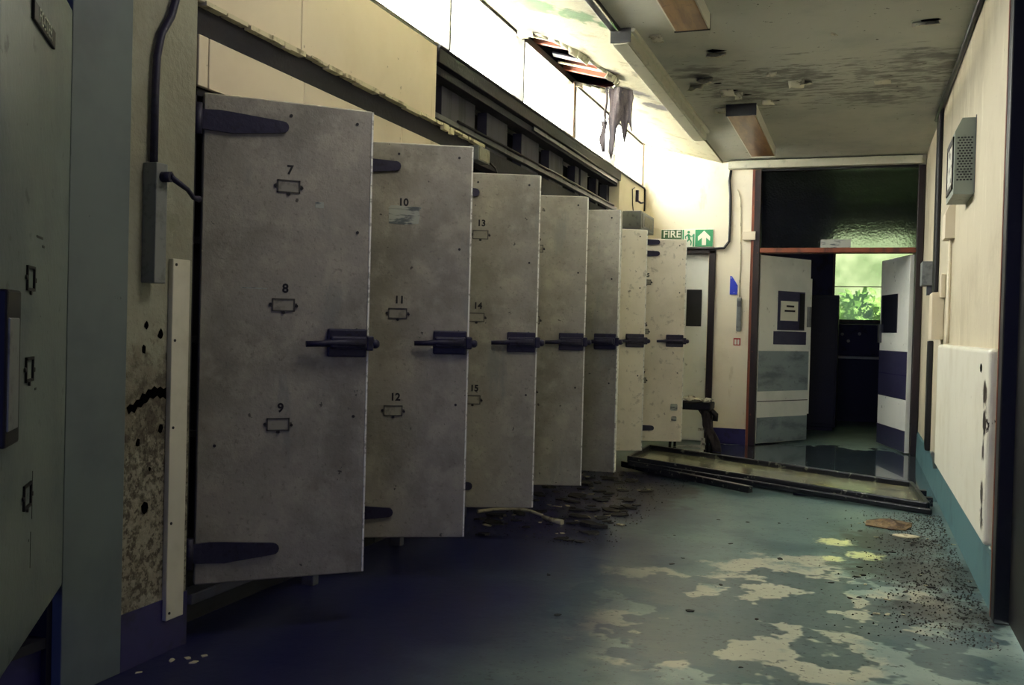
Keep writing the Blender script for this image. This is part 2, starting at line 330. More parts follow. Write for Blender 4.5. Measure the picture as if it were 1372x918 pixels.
M['grit'] = mat('floor_grit', (46, 44, 40), .6, [dict(scale=12, lo=.56, hi=.62, col=(130, 124, 104))])
M['rust'] = mat('sodden_cardboard', (128, 104, 70), .7, [dict(scale=14, detail=7, lo=.45, hi=.6, col=(78, 58, 42)), dict(scale=30, lo=.6, hi=.68, col=(186, 160, 104), amt=.7)], bump=.6)
M['foam'] = mat('torn_white_foam', (200, 198, 184), .9, [dict(scale=20, lo=.5, hi=.62, col=(110, 106, 98))], bump=.6)
M['leaf'] = mat('leaf_green', (70, 104, 40), .7)
M['backwall'] = mat('back_room_wall', (120, 124, 110), .7, [dict(scale=3, lo=.45, hi=.65, col=(84, 88, 80))])
M['navy'] = mat('navy_cupboard', (44, 42, 86), .5, [dict(scale=6, lo=.5, hi=.65, col=(32, 30, 60))])
M['speaker'] = mat('grey_fan_casing', (132, 140, 128), .5, [dict(scale=20, lo=.55, hi=.7, col=(104, 110, 102))])

# ------------------------------------------------------------------ the setting
XL, XR, YB, ZC = -2.23, .57, 10.35, 2.96
def wallpart(name, mb, m, parent): return mb.build(name, m, parent)

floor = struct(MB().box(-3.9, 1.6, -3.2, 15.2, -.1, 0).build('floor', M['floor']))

# left wall: a pillar beside the camera, boards above the fridges, wall beyond them
wl = MB()
wl.box(-2.6, XL, 2.535, 2.86, .185, 3.2)                         # plastered pillar
wl.box(-2.6, XL, -3.2, 1.3, 0, 3.2)                            # wall behind the photographer
wl.box(-2.6, -2.28, 1.3, 2.3, 2.2, 3.2)                        # head over the left fridge
wall_left = struct(wl.build('wall_left', M['oldplaster']))
MB().box(-2.6, XL+.006, 2.283, 2.535, 0, 3.2, .003).build('boxed_column', M['greenboard'], wall_left)
MB().box(-2.6, XL+.004, 2.536, 2.865, 0, .188).build('painted_plinth', M['shaded_blue'], wall_left)
# cracks and holes in the pillar plaster
cr = MB()
random.seed(3)
P0 = [(2.545, .862), (2.56, .872), (2.575, .869), (2.59, .884), (2.606, .886), (2.618, .905), (2.632, .901), (2.645, .917), (2.66, .915), (2.675, .926), (2.69, .917), (2.705, .923), (2.72, .914), (2.734, .918), (2.734, .878), (2.72, .888), (2.706, .882), (2.69, .893), (2.672, .884), (2.655, .889), (2.64, .873), (2.625, .87), (2.612, .858), (2.596, .861), (2.582, .842), (2.568, .85), (2.556, .84)]
cr.prism(P0, (XL+.0005, 0, 0), (0, 1, 0), (0, 0, 1), (1, 0, 0), .0015)
for (y, z, r) in ((2.64, .52, .018), (2.62, 1.05, .012), (2.70, 1.1, .014), (2.71, .78, .012), (2.60, .74, .012), (2.66, .65, .006), (2.63, 1.13, .010)):
    k = random.randint(6, 9)
    cr.prism([(y + r*random.uniform(.6, 1.1)*math.cos(2*math.pi*i/k), z + 1.3*r*random.uniform(.6, 1.2)*math.sin(2*math.pi*i/k)) for i in range(k)], (XL+.0005, 0, 0), (0, 1, 0), (0, 0, 1), (1, 0, 0), .0015)
cr.build('plaster_hole', M['hole'], wall_left)['kind'] = 'stuff'
wall_up = struct(MB().box(-2.64, -2.60, 2.86, YB, 1.985, 2.66).box(-2.6, -2.34, 9.25, YB, 1.985, 2.66).build('wall_left', M['void']))
def board(y0, y1, z0, z1, tilt=0): return MB().box(XL-.02, XL, y0+.003, y1-.003, z0, z1, .002, 1).build('wall_board', M['board'], wall_up)
board(2.87, 3.535, 2.285, 2.69); board(3.535, 4.9, 2.285, 2.69)
board(2.87, 2.93, 1.985, 2.165); board(2.93, 3.565, 1.985, 2.165); board(3.565, 4.49, 1.985, 2.165); board(4.49, 5.0, 1.985, 2.165); board(5.0, 5.42, 1.985, 2.14)
struct(MB().box(-2.33, XL, 9.22, YB, 0, 2.69).build('wall_left', M['plaster']))
# dark recessed rail and wall cavity with its studs
MB().box(-2.34, -2.262, 2.86, 9.22, 2.165, 2.285, .004).build('rail', M['darkwood'], wall_up)
MB().box(-2.45, -2.215, 4.9, 9.22, 2.605, 2.69, .004).build('head_beam', M['darkwood'], wall_up)
MB().box(-2.36, -2.25, 4.9, 9.22, 2.555, 2.60, .003).build('noggin', M['darkwood'], wall_up)
for (a, b) in ((4.93, 5.02), (5.20, 5.72), (5.93, 6.32), (6.62, 7.02), (7.28, 7.66), (8.02, 8.14), (8.20, 8.42), (8.72, 8.80), (9.12, 9.2)):
    MB().box(-2.40, -2.33, a, b, 2.285, 2.56, .003).build('stud', M['stud'], wall_up)
je = MB()
random.seed(11)
y = 2.9
while y < 5.6:                                                     # broken plaster edge along the rail
    l = random.uniform(.05, .2); h = random.uniform(.004, .016)
    je.box(XL-.03, XL+random.uniform(.0, .008), y, y+l, 2.285-h, 2.29); y += l*random.uniform(.7, 1.6)
je.box(XL-.01, XL+.01, 3.4, 3.44, 2.262, 2.285); je.box(XL-.01, XL+.012, 4.99, 5.06, 2.255, 2.29); je.box(XL-.01, XL+.01, 5.1, 5.14, 2.25, 2.28)
je.build('broken_plaster_edge', M['palebits'], wall_up)['kind'] = 'stuff'
struct(MB().box(-9.0, -2.24, -3.0, 14.0, 2.66, 2.69).build('roof_outside', M['roof']))

# right wall
wr = MB().box(XR, XR+.15, 4.48, YB+.2, 0, 3.0)
wr.box(XR, XR+.15, 3.4, 4.48, 2.65, 3.0).box(XR, XR+.15, -3.2, 3.4, 0, 3.0)
wall_right = struct(wr.build('wall_right', M['plaster_right']))
struct(MB().prism([(0, 0), (.016, 0), (.012, .22), (.006, .235), (0, .24)], (XR, 4.48, 0), (-1, 0, 0), (0, 0, 1), (0, 1, 0), YB-4.48).build('baseboard_right', M['teal']))

# back wall, with openings for the double doors and the left door
wb = MB()
wb.box(-2.23, -1.52, YB, YB+.14, 2.03, 3.3); wb.box(-1.52, -1.085, YB, YB+.14, 0, 3.3)
wb.box(-1.085, XR, YB, YB+.14, 2.86, 3.3)
wb.box(-2.4, -2.23, YB, YB+.14, 0, 3.3)
wall_back = struct(wb.build('wall_back', M['plaster']))
MB().box(-1.50, -1.09, YB-.006, YB, 0, .165).build('painted_plinth', M['shaded_blue'], wall_back)
MB().prism([(0, 0), (.18, 0), (.10, .02), (.04, .07), (.012, .16), (0, .5)], (XL, YB-.002, 2.26), (1, 0, 0), (0, 0, 1), (0, -1, 0), .02).build('boxed_corner', M['board'], wall_back)
struct(MB().box(-1.335, .53, YB-.10, YB-.001, 2.865, 2.945, .006).build('trim_1', M['trunk']))

# near end of the corridor
struct(MB().box(-2.6, XR+.15, -3.3, -3.2, 0, 3.3).build('wall_near', M['plaster']))

# ceilings
ceiling = struct(MB().box(-1.40, XR+.15, -3.2, YB+.14, ZC, ZC+.05).build('ceiling', M['ceil']))
bm = bmesh.new()
def sl(x): return 2.955 + (-1.40 - x)*.262
hole = [(-2.25, 6.18), (-2.10, 6.12), (-1.95, 6.24), (-1.86, 6.42), (-1.80, 6.78), (-1.74, 7.02), (-1.76, 7.22), (-1.86, 7.45), (-1.97, 7.66), (-2.10, 7.66), (-2.25, 7.62)]
def sv(x, y): return bm.verts.new((x, y, sl(x)))
def strip(*pts): bm.faces.new([sv(*p) for p in pts])
strip((-2.25, -3.2), (-1.40, -3.2), (-1.40, 6.0), (-2.25, 6.0)); strip((-2.25, 7.8), (-1.40, 7.8), (-1.40, YB+.05), (-2.25, YB+.05))
strip((-2.25, 6.0), (-1.40, 6.0), hole[0]); strip(hole[-1], (-1.40, 7.8), (-2.25, 7.8))
for k in range(len(hole)-1):
    strip(hole[k], (-1.40, 6.0+1.8*k/(len(hole)-1)), (-1.40, 6.0+1.8*(k+1)/(len(hole)-1)), hole[k+1])
bmesh.ops.remove_doubles(bm, verts=bm.verts[:], dist=1e-4); bmesh.ops.recalc_face_normals(bm, faces=bm.faces[:])
me = bpy.data.meshes.new('sloping_ceiling'); bm.to_mesh(me); bm.free(); me.materials.append(M['slope'])
slope = bpy.data.objects.new('sloping_ceiling', me); COL.objects.link(slope); slope.parent = ceiling
q = slope.modifiers.new('thick', 'SOLIDIFY'); q.thickness = .014; q.offset = -1
# roof over the hole: deck, rafters
MB().prism([(-2.33, 3.345), (-1.40, 3.10), (-1.40, 3.12), (-2.33, 3.365)], (0, -3.2, 0), (1, 0, 0), (0, 0, 1), (0, 1, 0), 13.6).build('roof_deck', M['void'], ceiling)
MB().box(-1.425, -1.40, -3.2, 10.45, 2.962, 3.11).build('roof_upstand', M['void'], ceiling)
MB().box(-2.335, -2.305, -3.2, YB+.1, 3.172, 3.37).build('fascia', M['void'], ceiling)
for yy, m, h in ((5.9, 'rafter', .12), (6.62, 'rafter', .10), (7.36, 'rafter', .10), (8.1, 'rafter', .12)):
    MB().bar((-2.24, yy, sl(-2.24)+.075), (-1.42, yy, sl(-1.42)+.075), .055, h).build('rafter', M[m], ceiling)
MB().bar((-2.20, 6.9, sl(-2.2)+.03), (-1.76, 7.0, sl(-1.76)+.04), .09, .012).build('loose_lath', M['darkwood'], ceiling)
MB().bar((-2.22, 6.45, sl(-2.22)+.03), (-1.86, 6.52, sl(-1.86)+.03), .02, .012).build('loose_lath', M['flake'], ceiling)
MB().bar((-2.22, 7.1, sl(-2.22)+.02), (-1.8, 7.16, sl(-1.8)+.03), .02, .012).build('loose_lath', M['palebits'], ceiling)

def flap(pts_a, pts_b, curl, m, parent, name='peeling_flake', n=5):
    """a curled strip between two edges"""
    rows = []
    for i in range(n):
        t = i/(n-1)
        row = []
        for a, b in zip(pts_a, pts_b):
            p = Vector(a).lerp(Vector(b), t); p.z -= curl*math.sin(t*1.7)*random.uniform(.85, 1.15); row.append(p)
        rows.append(row)
    return MB().sheet(rows).build(name, m, parent, solid=.004)
random.seed(5)
def flake(x, y, w, l, curl, z=ZC-.002, m='flake'):
    a = [(x + w*(i/3-.5) + random.uniform(-.01, .01), y + random.uniform(-.01, .01), z) for i in range(4)]
    b = [(p[0]+random.uniform(-.02, .02), p[1] + l*random.uniform(.5, 1.2), z) for p in a]
    flap(a, b, curl, M[m], ceiling)
for (x, y, w, l, c) in ((-1.08, 6.95, .13, -.14, .055), (-1.16, 7.12, .10, -.08, .05), (-.92, 6.35, .14, -.12, .05), (-.47, 7.15, .10, .09, .035), (-.40, 7.22, .07, -.08, .03), (-1.22, 5.86, .06, .09, .025),
    (.31, 6.02, .14, -.06, .03), (-.98, 7.3, .08, .07, .04), (-.90, 7.42, .06, .06, .04), (-1.1, 7.9, .1, .06, .03), (-.2, 6.1, .02, .02, .01), (-.72, 7.7, .06, .05, .03), (.1, 7.3, .12, .04, .02), (-.62, 6.9, .06, .03, .02), (-1.02, 8.3, .08, .06, .03)):
    flake(x, y, w, l, c)
hp = MB()
for (x, y, s) in ((-1.08, 7.0, .05), (-1.02, 7.12, .035), (-.45, 7.2, .03), (-1.24, 5.9, .03), (.33, 5.99, .05), (-.92, 6.3, .05), (-.95, 7.35, .04), (-.85, 7.5, .03), (-.65, 7.75, .03), (.05, 6.3, .01)):
    k = 7; hp.prism([(x + s*random.uniform(.5, 1.5)*math.cos(2*math.pi*i/k), y + .7*s*random.uniform(.5, 1.3)*math.sin(2*math.pi*i/k)) for i in range(k)], (0, 0, ZC-.001), (1, 0, 0), (0, 1, 0), (0, 0, -1), .001)
hp.build('ceiling_hole', M['hole'], ceiling)['kind'] = 'stuff'
# ragged plaster round the hole
for i in range(len(hole)-1):
    (x0, y0), (x1, y1) = hole[i], hole[i+1]
    if x0 < -2.2 and x1 < -2.2: continue
    for k in range(2):
        t0 = k/2; xa = x0+(x1-x0)*t0; ya = y0+(y1-y0)*t0; xb = x0+(x1-x0)*(t0+.5); yb = y0+(y1-y0)*(t0+.5)
        cx, cy = -2.02, 6.9
        a = [(xa, ya, sl(xa)), ((xa+xb)/2, (ya+yb)/2, sl((xa+xb)/2)), (xb, yb, sl(xb))]
        g = random.uniform(.05, .22)
        b = [(p[0]+(cx-p[0])*g, p[1]+(cy-p[1])*g*.6, p[2]) for p in a]
        flap(a, b, random.uniform(.015, .06), M['flake'], ceiling)
MB().box(-1.46, -1.395, 4.4, 5.7, 2.945, 2.962, .003).build('cracked_joint', M['black'], ceiling)

# clerestory windows
ys = [3.1, 3.79, 5.07, 6.345, 7.62, 8.99, 10.27]
MB().box(-2.30, -2.235, 2.86, 3.1, 2.695, 3.19).build('wall_board', M['board'], wall_up)
for i in range(6):
    a, b = ys[i], ys[i+1]
    w = MB().box(-2.30, -2.235, a, b, 2.695, 2.715)                # bottom rail
    w.box(-2.30, -2.235, a, b, 3.14, 3.19)
    o = struct(w.build('window_%d' % (i+1), M['winrail']))
    MB().box(-2.275, -2.271, a+.012, b-.012, 2.715, 3.155).build('pane', M['pane'], o)
    t = {3: .05, 5: .045}.get(i, .014)
    MB().box(-2.31, -2.225, b-t, b+t*.6, 2.715, 3.16, .002).build('mullion', M['winwood'] if i in (3, 5) else M['winrail'], o)

# ------------------------------------------------------------------ mortuary fridge bays
CW = {}
def cached(key, fn):
    if key not in CW: CW[key] = fn()
    return CW[key]
def link(name, me, parent, loc=None):
    o = bpy.data.objects.new(name, me); COL.objects.link(o); o.parent = parent
    if loc: o.location = loc
    return o
H, T = 1.765, .06
def strap_mesh(L, name):
    mb = MB()
    r0, r1 = .038, .021
    poly = [(-.03, -r0*.9), (.05, -r0*1.0), (.10, -r0*1.08)] + [(L-r1, -r1)] + [(L-r1+r1*math.sin(t), -r1*math.cos(t)) for t in (.5, 1.0, 1.57, 2.1, 2.6)] + [(L-r1, r1), (.10, r0*.92), (.05, r0*1.0), (-.03, r0*.85)]
    mb.prism(poly, (0, -.001, 0), (1, 0, 0), (0, 0, 1), (0, -1, 0), .012)
    mb.tube([(-.02, -.008, -.055), (-.02, -.008, .055)], .016, 10)
    return mb.mesh(name, M['iron'])
def latch_body():
    mb = MB()
    mb.box(-.075, .075, -.02, 0, -.053, .053, .006)
    mb.box(-.07, .07, -.048, -.018, -.022, .026, .008)
    mb.box(.07, .098, -.038, -.006, -.028, .028, .006)
    return mb.mesh('latch_plate', M['iron'])
def latch_lever():
    mb = MB(); mb.tube([(-.16, -.035, -.006), (-.10, -.038, -.004), (-.06, -.036, 0), (.06, -.045, .002)], [.011, .012, .015, .017], 10)
    return mb.mesh('latch_lever', M['iron'])
def latch_bolt():
    mb = MB(); mb.tube([(.09, -.02, -.002), (.112, -.02, -.002), (.122, -.02, -.002)], [.017, .018, .012], 8)
    return mb.mesh('latch_bolt', M['iron'])
def holder_mesh():
    mb = MB(); w, h, b = .042, .024, .005
    mb.box(-w, w, -.004, 0, -h, -h+b).box(-w, w, -.004, 0, h-b, h).box(-w, -w+b, -.004, 0, -h, h).box(w-b, w, -.004, 0, -h, h)
    mb.box(-w-.008, -w, -.003, 0, -.007, .007).box(w, w+.008, -.003, 0, -.007, .007).box(-.007, .007, -.003, 0, -h-.008, -h)
    return mb.mesh('label_holder', M['holder'])
def screw_mesh(): return MB().tube([(0, -.001, 0), (0, -.0055, 0)], .0058, 8).mesh('screw', M['screw'])
def screws(door, u, z0, w=.042, h=.024):
    for (x, z) in ((-w-.006, .001), (w+.006, -.003), (0, -h-.004)): link('screw', cached('scr', screw_mesh), door, (u+x, 0, z0+z))
def card_mesh():
    return MB().box(-.037, .037, -.0015, 0, -.019, .019).mesh('name_card', M['card'])
def door_slab(w, mat_=None):
    mb = MB(); mb.box(0, w, 0, T, 0, H, .004, 1)
    return mb.mesh('door', mat_ or M['door'])

def fill_door(door, w, nums, holders=(1.44, 1.005, .57), lab_u=.35, straps=((1.66, .34), (.115, .34)), latch=True, paper=False):
    o = link('edge_trim', cached(('trim', round(w, 3)), lambda: MB().box(w-.004, w+.003, -.003, T-.01, .004, H-.004).mesh('edge_trim', M['door_trim'])), door)
    tag(o, 'pale bare metal strip')
    link('inner_liner', cached(('liner', round(w, 3)), lambda: MB().box(.05, w-.05, T, T+.035, .05, H-.05, .012).mesh('inner_liner', M['door_side'])), door)
    for z, L in straps:
        link('strap_hinge', cached(('strap', L), lambda: strap_mesh(L, 'strap_hinge')), door, (0, 0, z))
    if latch:
        u = w-.083
        link('latch_plate', cached('lp', latch_body), door, (u, 0, .88)); link('latch_lever', cached('ll', latch_lever), door, (u, 0, .88)); link('latch_bolt', cached('lb', latch_bolt), door, (u, 0, .88))
    for k, z in enumerate(holders):
        if z is None: continue
        if not (paper and k == 0):
            link('label_holder', cached('lh', holder_mesh), door, (lab_u-.01*k, 0, z)); link('name_card', cached('nc', card_mesh), door, (lab_u-.01*k, 0, z))
            screws(door, lab_u-.01*k, z)
        if nums: text('number', nums[k], .046, M['ink'], (lab_u+.004-.008*k, -.0006, z+.06), (1, 0, 0), (0, 0, 1), door, .034)
    for (x, z) in ((.08, 1.70), (w*.5, 1.715), (w-.06, 1.71), (w-.045, .93), (w-.05, .60), (.06, .5), (w-.05, 1.3)):
        link('screw', cached('scr', screw_mesh), door, (x, .002, z))

BAYS = [((-2.223, 2.898), (-1.773, 3.321), ('7', '8', '9'), 'near'), ((-2.246, 3.76), (-1.661, 4.063), ('10', '11', '12'), 'second'), ((-2.21, 4.615), (-1.61, 4.895), ('13', '14', '15'), 'third'),
        ((-2.187, 5.48), (-1.576, 5.725), None, 'fourth'), ((-2.185, 6.34), (-1.525, 6.367), None, 'fifth'), ((-2.19, 7.34), (-1.615, 7.667), None, 'sixth'), ((-2.10, 8.25), (-1.44, 8.49), None, 'seventh')]
LAB = ['nearest open grey fridge door, numbered 7, 8 and 9, with the large dark latch',
       'second open fridge door along, numbered 10, 11 and 12, torn paper under the 10',
       'third open fridge door along, numbered 13, 14 and 15',
       'fourth open fridge door along, between door 13 and the narrow shadowed door',
       'narrow looking shadowed fridge door, fifth in the row, turned square to the corridor',
       'bright clean fridge door under the grey metal box, sixth in the row',
       'farthest open fridge door, seventh, below the green fire exit sign']
for i, (a, b, nums, w_) in enumerate(BAYS):
    a = Vector(a); b = Vector(b); w = (b-a).length; ang = math.atan2(b.y-a.y, b.x-a.x)
    root = thing('mortuary_fridge', LAB[i], 'fridge', (a.x, a.y, 0), 'row of open mortuary fridges')
    y0 = a.y-.035; y1 = (BAYS[i+1][0][1]-.035) if i < 6 else 9.20
    if i == 4: y1 = 7.22
    if i == 5: y0 = 7.24
    P = lambda n, mb, m: mb.build(n, M[m], root)
    x1 = -2.25
    P('side_panel', MB().box(-3.6, x1, y0+.004, y0+.03, .16, 1.98), 'carcass')
    P('side_panel', MB().box(-3.6, x1, y1-.03, y1-.004, .16, 1.98), 'carcass')
    P('back_panel', MB().box(-3.62, -3.6, y0+.004, y1-.004, .16, 1.98), 'carcass')
    P('floor_deck', MB().box(-3.6, x1, y0+.03, y1-.03, .16, .19), 'carcass')
    P('top_panel', MB().box(-3.6, x1, y0+.004, y1-.004, 1.955, 1.98), 'carcass')
    P('sill', MB().box(x1-.02, x1+.006, y0+.05, y1-.004, .12, .16, .004), 'post')
    P('kick_plate', MB().box(-2.40, -2.38, y0+.004, y1-.004, 0, .12), 'carcass')
    for z in (.62, 1.05, 1.5):
        P('tray_runner', MB().box(-3.55, x1-.06, y0+.03, y0+.06, z, z+.03), 'steeldark'); P('tray_runner', MB().box(-3.55, x1-.06, y1-.06, y1-.03, z, z+.03), 'steeldark')
    if i > 0:
        P('post', MB().box(x1-.03, x1+.03, y0-.02+.004, y0+.03, 0, 1.98, .004), 'post')
    door = link('door', door_slab(w, M['door_clean_lit'] if i >= 5 else None), root, (0, 0, .2)); door.rotation_euler = (0, 0, ang)
    if i == 6: fill_door(door, w, ('25', '26', '27'), (1.385, .955, .53), .36, ((1.636, .47), (1.735, .47), (.115, .46)))
    elif i in (4, 5): fill_door(door, w, None, (), .35)
    elif i == 3: fill_door(door, w, ('16', '17', '18'))
    elif i == 0: fill_door(door, w, nums, (1.454, 1.016, .574), .305, ((1.668, .30), (.115, .297)))
    else: fill_door(door, w, nums, paper=(i == 1))
    if i == 0:
        tag(MB().box(.405, .437, -.001, 0, 1.383, 1.405).build('sticker', M['paper'], door), 'small pale sticker')
        tag(MB().box(.142, .235, -.001, 0, 1.072, 1.076).build('scratch', M['paper'], door), 'pale scratch')
    if i == 1:
        mb = MB(); mb.prism([(.292, 1.405), (.36, 1.402), (.422, 1.408), (.428, 1.44), (.424, 1.472), (.33, 1.476), (.289, 1.47)], (0, 0, 0), (1, 0, 0), (0, 0, 1), (0, -1, 0), .002)
        mb.prism([(.285, 1.472), (.43, 1.470), (.436, 1.482), (.30, 1.486)], (0, 0, 0), (1, 0, 0), (0, 0, 1), (0, -1, 0), .004)
        tag(mb.build('paper_label', M['paper'], door), 'torn pale paper label')
    if i == 3:
        pass
    if i == 6:
        tag(MB().box(.60, .66, -.006, 0, .27, .33, .01).box(.61, .655, -.006, 0, .18, .22, .008).build('torn_patch', M['paper'], door), 'two torn pale patches')

# left fridge with the name plate, hinged on the boxed column and swung towards us
root = thing('mortuary_fridge', 'grey-green fridge door cut by the left edge, with dark name plate and long bar handle', 'fridge', (-2.21, 2.27, 0))
lw = .92
P = lambda n, mb, m: mb.build(n, M[m], root)
P('side_panel', MB().box(-3.6, -2.26, 1.32, 1.35, .16, 2.18), 'carcass'); P('side_panel', MB().box(-3.6, -2.26, 2.262, 2.29, 0, 2.18), 'carcass')
P('back_panel', MB().box(-3.62, -3.6, 1.32, 2.29, .16, 2.18), 'carcass'); P('floor_deck', MB().box(-3.6, -2.26, 1.35, 2.26, .16, .19), 'carcass'); P('top_panel', MB().box(-3.6, -2.26, 1.32, 2.29, 2.155, 2.18), 'carcass')
P('kick_plate', MB().box(-2.30, -2.28, 1.32, 2.29, 0, .16), 'shaded_blue')
d = Vector((.58, -.81)).normalized()
free = Vector((-2.21, 2.27)) + d*lw
mb = MB(); mb.box(0, lw, 0, T, 0, 1.715, .018, 4)
door = mb.build('door', M['leftdoor']); door.parent = root; door.location = (free.x+2.21, free.y-2.27, .346); door.rotation_euler = (0, 0, math.atan2(-d.y, -d.x))
D = lambda n, mb, m: mb.build(n, M[m], door)
U = lambda u: lw-u                     # distance from the hinge edge
D('name_plate', MB().box(U(.605), U(.33), -.008, 0, 1.506, 1.552, .002), 'ink')
text('lettering', 'FOSTER', .05, M['paper'], (U(.468), -.0086, 1.530), (1, 0, 0), (0, 0, 1), door, .01)
for (u, z) in ((.563, .895), (.560, .676), (.556, .369)):
    link('label_holder', cached('vh', lambda: MB().box(-.045, .045, -.005, 0, -.03, -.023).box(-.045, .045, -.005, 0, .023, .03).box(-.045, -.036, -.005, 0, -.03, .03).box(.036, .045, -.005, 0, -.03, .03).mesh('label_holder', M['ink'])), door, (U(u), 0, z))
    screws(door, U(u), z, .047, .03)
D('bar_handle', MB().box(U(.90), U(.768), -.022, 0, .525, .86, .006), 'ink')
D('handle_inlay', MB().box(U(.895), U(.80), -.026, -.02, .56, .80, .003), 'steel')
sc = MB()
for (u, z, l, an) in ((.45, 1.0, .08, .2), (.40, .98, .03, 0), (.52, .25, .004, 1.57), (.47, .62, .02, 1.2)):
    sc.box(U(u)-l/2, U(u)+l/2, -.0008, 0, z, z+.006)
sc.box(U(.49), U(.486), -.0008, 0, .30, .42); sc.box(U(.5), U(.496), -.0008, 0, .18, .27)
D('scratch', sc, 'screw')

# ------------------------------------------------------------------ things on the pillar
t = thing('lever_switch', 'tall narrow metal switch box with a lever on the near pillar', 'switch', (XL, 2.63, 1.27))
MB().box(XL, XL+.055, 2.60, 2.655, 1.27, 1.665, .003).build('box', M['steel'], t)
mb = MB(); mb.tube([(XL+.05, 2.63, 1.62), (XL+.085, 2.635, 1.62)], .018, 10); mb.tube([(XL+.08, 2.635, 1.622), (XL+.085, 2.72, 1.59), (XL+.085, 2.75, 1.567), (XL+.085, 2.78, 1.566)], [.011, .008, .008, .012], 8); mb.build('lever', M['iron'], t)
t = MB().tube([(XL+.018, 2.73, 2.40), (XL+.018, 2.725, 2.24), (XL+.018, 2.70, 2.17), (XL+.018, 2.655, 2.10), (XL+.018, 2.635, 2.02), (XL+.018, 2.63, 1.9), (XL+.018, 2.63, 1.66)], .013, 10).build('conduit_pipe', M['iron'])
tag(t, 'dark bent conduit running down the pillar into the lever switch box', 'pipe')
t = thing('cover_strip', 'long pale screwed cover board at the corner of the near pillar', 'board', (XL, 2.78, .115))
MB().box(XL, XL+.02, 2.735, 2.825, .115, 1.36, .003).build('strip', M['white'], t)
for z in (.14, .45, .78, 1.08, 1.34):
    MB().tube([(XL+.019, 2.75, z), (XL+.0225, 2.75, z)], .005, 8).build('screw', M['screw'], t)

# things in the wall cavity
t = thing('junction_box', 'small pale junction box in the dark gap above the third fridge', 'box', (-2.24, 5.6, 2.16))
MB().box(-2.26, -2.20, 5.47, 5.66, 2.165, 2.255, .004).build('box', M['steel'], t); MB().box(-2.2, -2.196, 5.48, 5.65, 2.172, 2.248, .001).build('lid', M['card'], t)
MB().tube([(-2.22, 5.66, 2.2), (-2.215, 5.8, 2.17), (-2.22, 5.9, 2.1), (-2.24, 5.95, 2.0)], .006, 6).build('cable', M['cable'], t)
for (nm, lb, y0_, z_) in (('cable_tray', 'silvery metal cable tray under the head beam of the open cavity', 6.6, 2.572), ('cable_tray', 'silvery metal cable tray along the bottom of the open cavity', 4.9, 2.305)):
    t = thing(nm, lb, 'cable tray', (-2.22, 8, z_))
    MB().box(-2.27, -2.235, y0_, 9.15, z_, z_+.006).box(-2.238, -2.232, y0_, 9.15, z_, z_+.028).build('channel', M['steeldark'], t)
    MB().box(-2.27, -2.232, 8.5 if z_ > 2.5 else 8.3, 9.16, z_+.028, z_+.033).build('lid', M['steel'], t)
    MB().tube([(-2.225, y0_+.3, z_+.036), (-2.22, 7.6, z_+.04), (-2.226, 9.0, z_+.036)], .008, 6).build('cable', M['cable'], t)
t = thing('control_box', 'grey metal control box above the sixth fridge door', 'box', (XL+.1, 9.8, 2.14))
MB().box(XL+.005, XL+.20, 9.32, 9.95, 2.15, 2.33, .008).build('box', M['steel'], t); MB().box(XL+.2, XL+.206, 9.38, 9.9, 2.17, 2.31, .003).build('lid', M['steeldark'], t)
MB().box(XL+.206, XL+.209, 9.46, 9.84, 2.19, 2.29).build('window', M['card'], t)
MB().tube([(XL+.03, 9.75, 2.33), (XL+.012, 9.76, 2.45), (XL+.012, 9.74, 2.6), (XL+.012, 9.84, 2.63)], .006, 6).build('cable', M['cable'], t)
t = MB().box(XL, XL+.03, 9.94, 9.97, 2.5, 2.62).tube([(XL+.02, 9.955, 2.51), (XL+.05, 9.98, 2.49), (XL+.07, 10.02, 2.5)], .01, 6).build('wall_hook', M['iron']); tag(t, 'small dark hook on the cream wall above the control box', 'hook')
t = MB().tube([(XL+.012, 4.9, 2.692), (XL+.014, 7, 2.694), (XL+.012, 9.3, 2.694), (XL+.012, 10.33, 2.694), (XL+.012, 10.335, 2.45)], .011, 6).build('sill_cable', M['cable']); tag(t, 'black cable along the bottom of the clerestory windows', 'cable')

# torn felt hanging from the hole
random.seed(21)
def rag(x0, x1, y, ztop, zbots, name, lab, waves=.03):
    n = len(zbots); rows = []
    for r in range(9):
        t_ = r/8; row = []
        for k in range(n):
            u = k/(n-1); x = x0+(x1-x0)*u
            z = ztop - (ztop-zbots[k])*t_ - (0 if r else 0)
            row.append(Vector((x*(1-.0*t_)+ (random.uniform(-.008, .008)), y + waves*math.sin(u*9+t_*2) + .03*t_, z)))
        rows.append(row)
    o = MB().sheet(rows).build(name, M['felt'], solid=.008); return tag(o, lab, 'felt')
rag(-1.90, -1.71, 7.42, 3.06, [2.56, 2.50, 2.74, 2.80, 2.62, 2.80, 2.70], 'hanging_felt', 'wide torn sheet of dark felt hanging from the ceiling hole')
t = MB().tube([(-1.925, 7.45, 3.06), (-1.92, 7.45, 2.95), (-1.935, 7.45, 2.86), (-1.93, 7.45, 2.78)], .008, 6).sheet([[(-1.965+.012*math.sin(k), 7.45, 2.80-.03*k), (-1.93, 7.46, 2.80-.03*k), (-1.915-.004*k, 7.45, 2.80-.03*k)] for k in range(9)]).build('felt_strip', M['felt'], solid=.006)
tag(t, 'narrow strip of felt dangling left of the wide torn sheet', 'felt')

